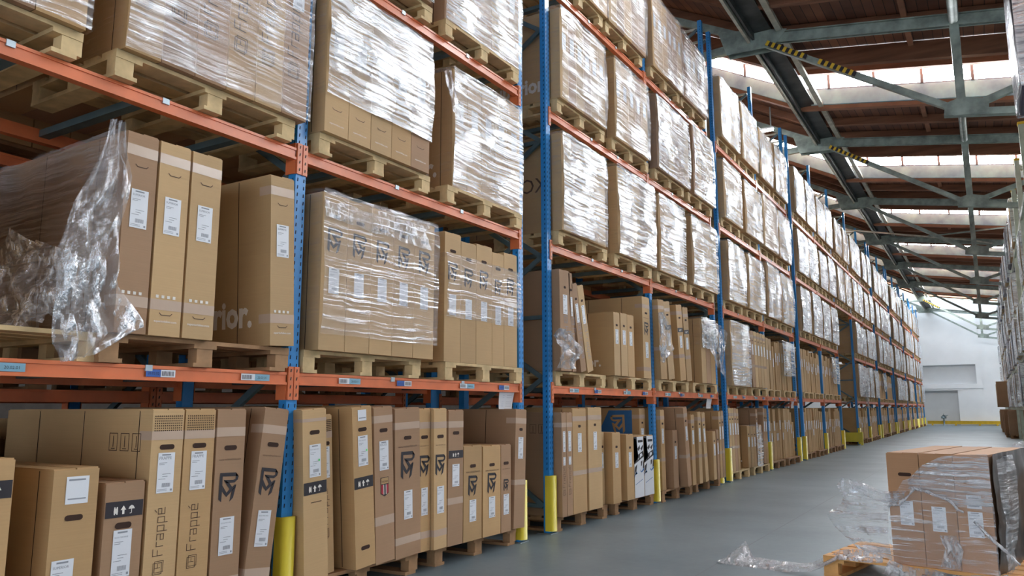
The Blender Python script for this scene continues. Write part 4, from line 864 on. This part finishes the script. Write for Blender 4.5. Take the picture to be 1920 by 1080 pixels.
ripple('loose_film', [Q(-.02, .17, .05), Q(.15, .15, .06), Q(.4, .13, .06), Q(.68, .16, .05)], [Q(-.05, .07, .10), Q(.15, .05, .10), Q(.4, .05, .10), Q(.72, .05, .08)], 'filmg', 'crumpled film gathered at the foot of the aisle load', amp=.022, seed=26, nu=12, nv=46, group=GF)
ripple('loose_film', [(-1.86, 6.35, .01), (-1.74, 6.42, .13), (-1.66, 6.30, .05), (-1.45, 6.25, .04), (-1.20, 6.22, .09), (-1.0, 6.15, .17), (-.7, 6.08, .20)], [(-1.92, 6.18, .01), (-1.76, 6.15, .01), (-1.66, 6.12, .01), (-1.45, 6.10, .01), (-1.20, 6.05, .03), (-1.0, 6.02, .13), (-.7, 6.0, .15)], 'filmg', 'long trail of film lying across the floor from the aisle load', amp=.018, seed=27, nu=14, nv=60, group=GF, freq=5)
def rope(pts, r, label):
    P = [Vector(Q(*p)) for p in pts]; out = []; rr = []
    for i in range(len(P)-1):
        for k in range(6): t = k/6; q = P[i].lerp(P[i+1], t); out.append(q+Vector((noise.noise(q*20), noise.noise(q*23), noise.noise(q*19)))*.008); rr.append(r*(1+.7*noise.noise(q*30)))
    mb = MB(); mb.tube(out, rr, 'filmg', 7); tag(mb.obj('film_rope', smooth=True), label, 'plastic film', GF)
rope([(0, .53, .04), (.07, .54, .05), (.13, .60, .05), (.19, .67, .05)], .011, 'short twisted rope of film beside the leftmost label of the aisle load')
rope([(.15, .66, .05), (.28, .63, .05), (.38, .60, .05), (.43, .53, .05), (.47, .515, .05)], .009, 'bent rope of film below the fan on the aisle cartons')
rope([(.52, .47, .05), (.60, .38, .05), (.70, .28, .06), (.76, .22, .06)], .009, 'straight rope of film running down to the right corner of the aisle load')
ripple('loose_film', [(.16, 8.4, .86), (.10, 8.2, .74), (.04, 8.0, .66)], [(.95, 8.4, 1.2), (.9, 8.2, .9), (.85, 8.0, .66)], 'filmg', 'heap of crumpled film behind the aisle load at the right edge', amp=.03, seed=28, nu=22, nv=16, group=GF)
o = put('bike_box', body_mesh(.9, .52, 1.0, 'kraft3', seams=(.3,))); o.location = (.06, 7.98, .144); o.rotation_euler = (0, 0, -math.pi/2); tag(o, 'low kraft carton carrying a heap of film at the right edge', 'carton')
pl = pallet(0, 0, 'pallet under the low kraft carton at the right edge', False, 1, group='pallets along the right rack'); pl.location = (.0, 7.95, 0); pl.rotation_euler = (0, 0, -math.pi/2)

# ------------------------------------------------------------------ right rack, seen edge on
XRr = .90; ZTR = 6.45
for k, (ya, yb) in enumerate(((10.9, 13.6), (16.7, 19.2), (19.4, 21.8), (22.0, 24.1), (24.3, 27.9), (28.1, 31.9), (32.1, 35.8), (36.0, 40.4), (40.6, 45), (45.2, 50), (50.2, 54.8), (55, 59.8))):
    r = bpy.data.objects.new('pallet_rack', None); COL.objects.link(r); r.location = (XRr, ya, 0); tag(r, 'cream pallet rack along the right edge, %s section from the camera' % ORD[k], 'pallet rack', 'cream racks right of the aisle')
    for yy in (0, yb-ya):
        for xx in (0, 1.0):
            mb = MB(); mb.box(xx, xx+.09, yy-.05, yy+.05, 0, ZTR-.05, 'cream'); mb.obj('upright', r); mb = MB(); mb.box(xx-.01, xx+.10, yy-.06, yy+.06, ZTR-.05, ZTR, 'amber'); mb.obj('post_cap', r)
        mb = MB()
        z = .3
        while z < ZTR-1.2: mb.bar((.05, yy, z), (1.0, yy, z+.6), .03, .04, 'cream'); mb.bar((1.0, yy, z+.6), (.05, yy, z+1.2), .03, .04, 'cream'); z += 1.2
        mb.obj('frame_bracing', r)
    for z in (1.22, 2.55, 3.88, 5.2):
        mb = MB(); mb.box(-.005, .04, 0, yb-ya, z-.11, z, 'cream'); mb.obj('beam', r)
WL = [(11.25, 12.5, 5.2, 1.7, .70)]; cntw = {}
rr_ = random.Random(5)
for lv, z in enumerate((1.22, 2.55, 3.88, 5.2)):
    for ya, yb in ((19.4, 21.8), (22.0, 24.1), (24.3, 27.9), (28.1, 31.9), (32.1, 35.8), (36.0, 40.4), (40.6, 45), (45.2, 50), (50.2, 54.8), (55, 59.8)):
        yy = ya+.10+(lv % 2)*.1
        while yy+1.15 < yb-.08:
            if not (lv == 0 and 45 < ya < 50) and rr_.random() < .80: WL.append((yy, yy+1.14, z, rr_.uniform(.95, 1.12), rr_.uniform(.80, .88)))
            yy += 1.22
WL.sort()
for k, (ya, yb, zz, hh, xf) in enumerate(WL):
    mb = MB(); mb.box(0, 1.1, 0, yb-ya, 0, hh, 'kraft2' if k % 3 else 'darkpaint'); o = mb.obj('wrapped_load', bevel=.03); o.location = (xf, ya, zz+.01)
    tag(o, 'film wrapped load on the right rack, %s, %s in its row' % (('first beam level', 'second beam level', 'third beam level', 'fourth beam level')[round((zz-1.22)/1.33)], ORD[cntw.setdefault(zz, 0)]), 'wrapped load', 'wrapped loads on the right rack')
    cntw[zz] += 1
    me = cached(('rw', k % 6), lambda: SH[k % 6].copy()); me.materials[0] = K['filmx']; me.materials[1] = K['filmx']; c = put('film', me, o); c.location = (-.02, yb-ya+.02, -.01); c.rotation_euler = (0, 0, math.pi); c.scale = (1.1, yb-ya+.04, hh+.03)
for k, (ya, yb, xf, hh, zb) in enumerate(((36.2, 37.5, .62, .93, 0), (37.6, 38.85, .50, .95, 0), (38.95, 40.2, .62, .93, 0), (40.8, 42.8, .5, .95, 0), (45.5, 49.8, .46, .96, 0), (45.5, 49.8, .40, 1.25, 1.225))):
    if zb == 0:
        p = pallet(0, 0, 'pallet under the brown cartons, right rack floor, %s one' % ORD[k], False, 1, group='pallets along the right rack'); p.location = (xf+.82, ya+.02, 0)
    mb = MB(); n = 4
    for i in range(n): a = (yb-ya)*i/n; mb.box((i % 2)*.03, 1.2, a, a+(yb-ya)/n-.01, 0, hh-.04*(i % 3), 'kraft' if i % 2 else 'kraft3')
    o = mb.obj('carton_stack'); o.location = (xf, ya, .144 if zb == 0 else zb); tag(o, 'brown carton stack reaching out from the right rack, %s from the camera' % ORD[k], 'carton stack', 'cartons along the right rack')
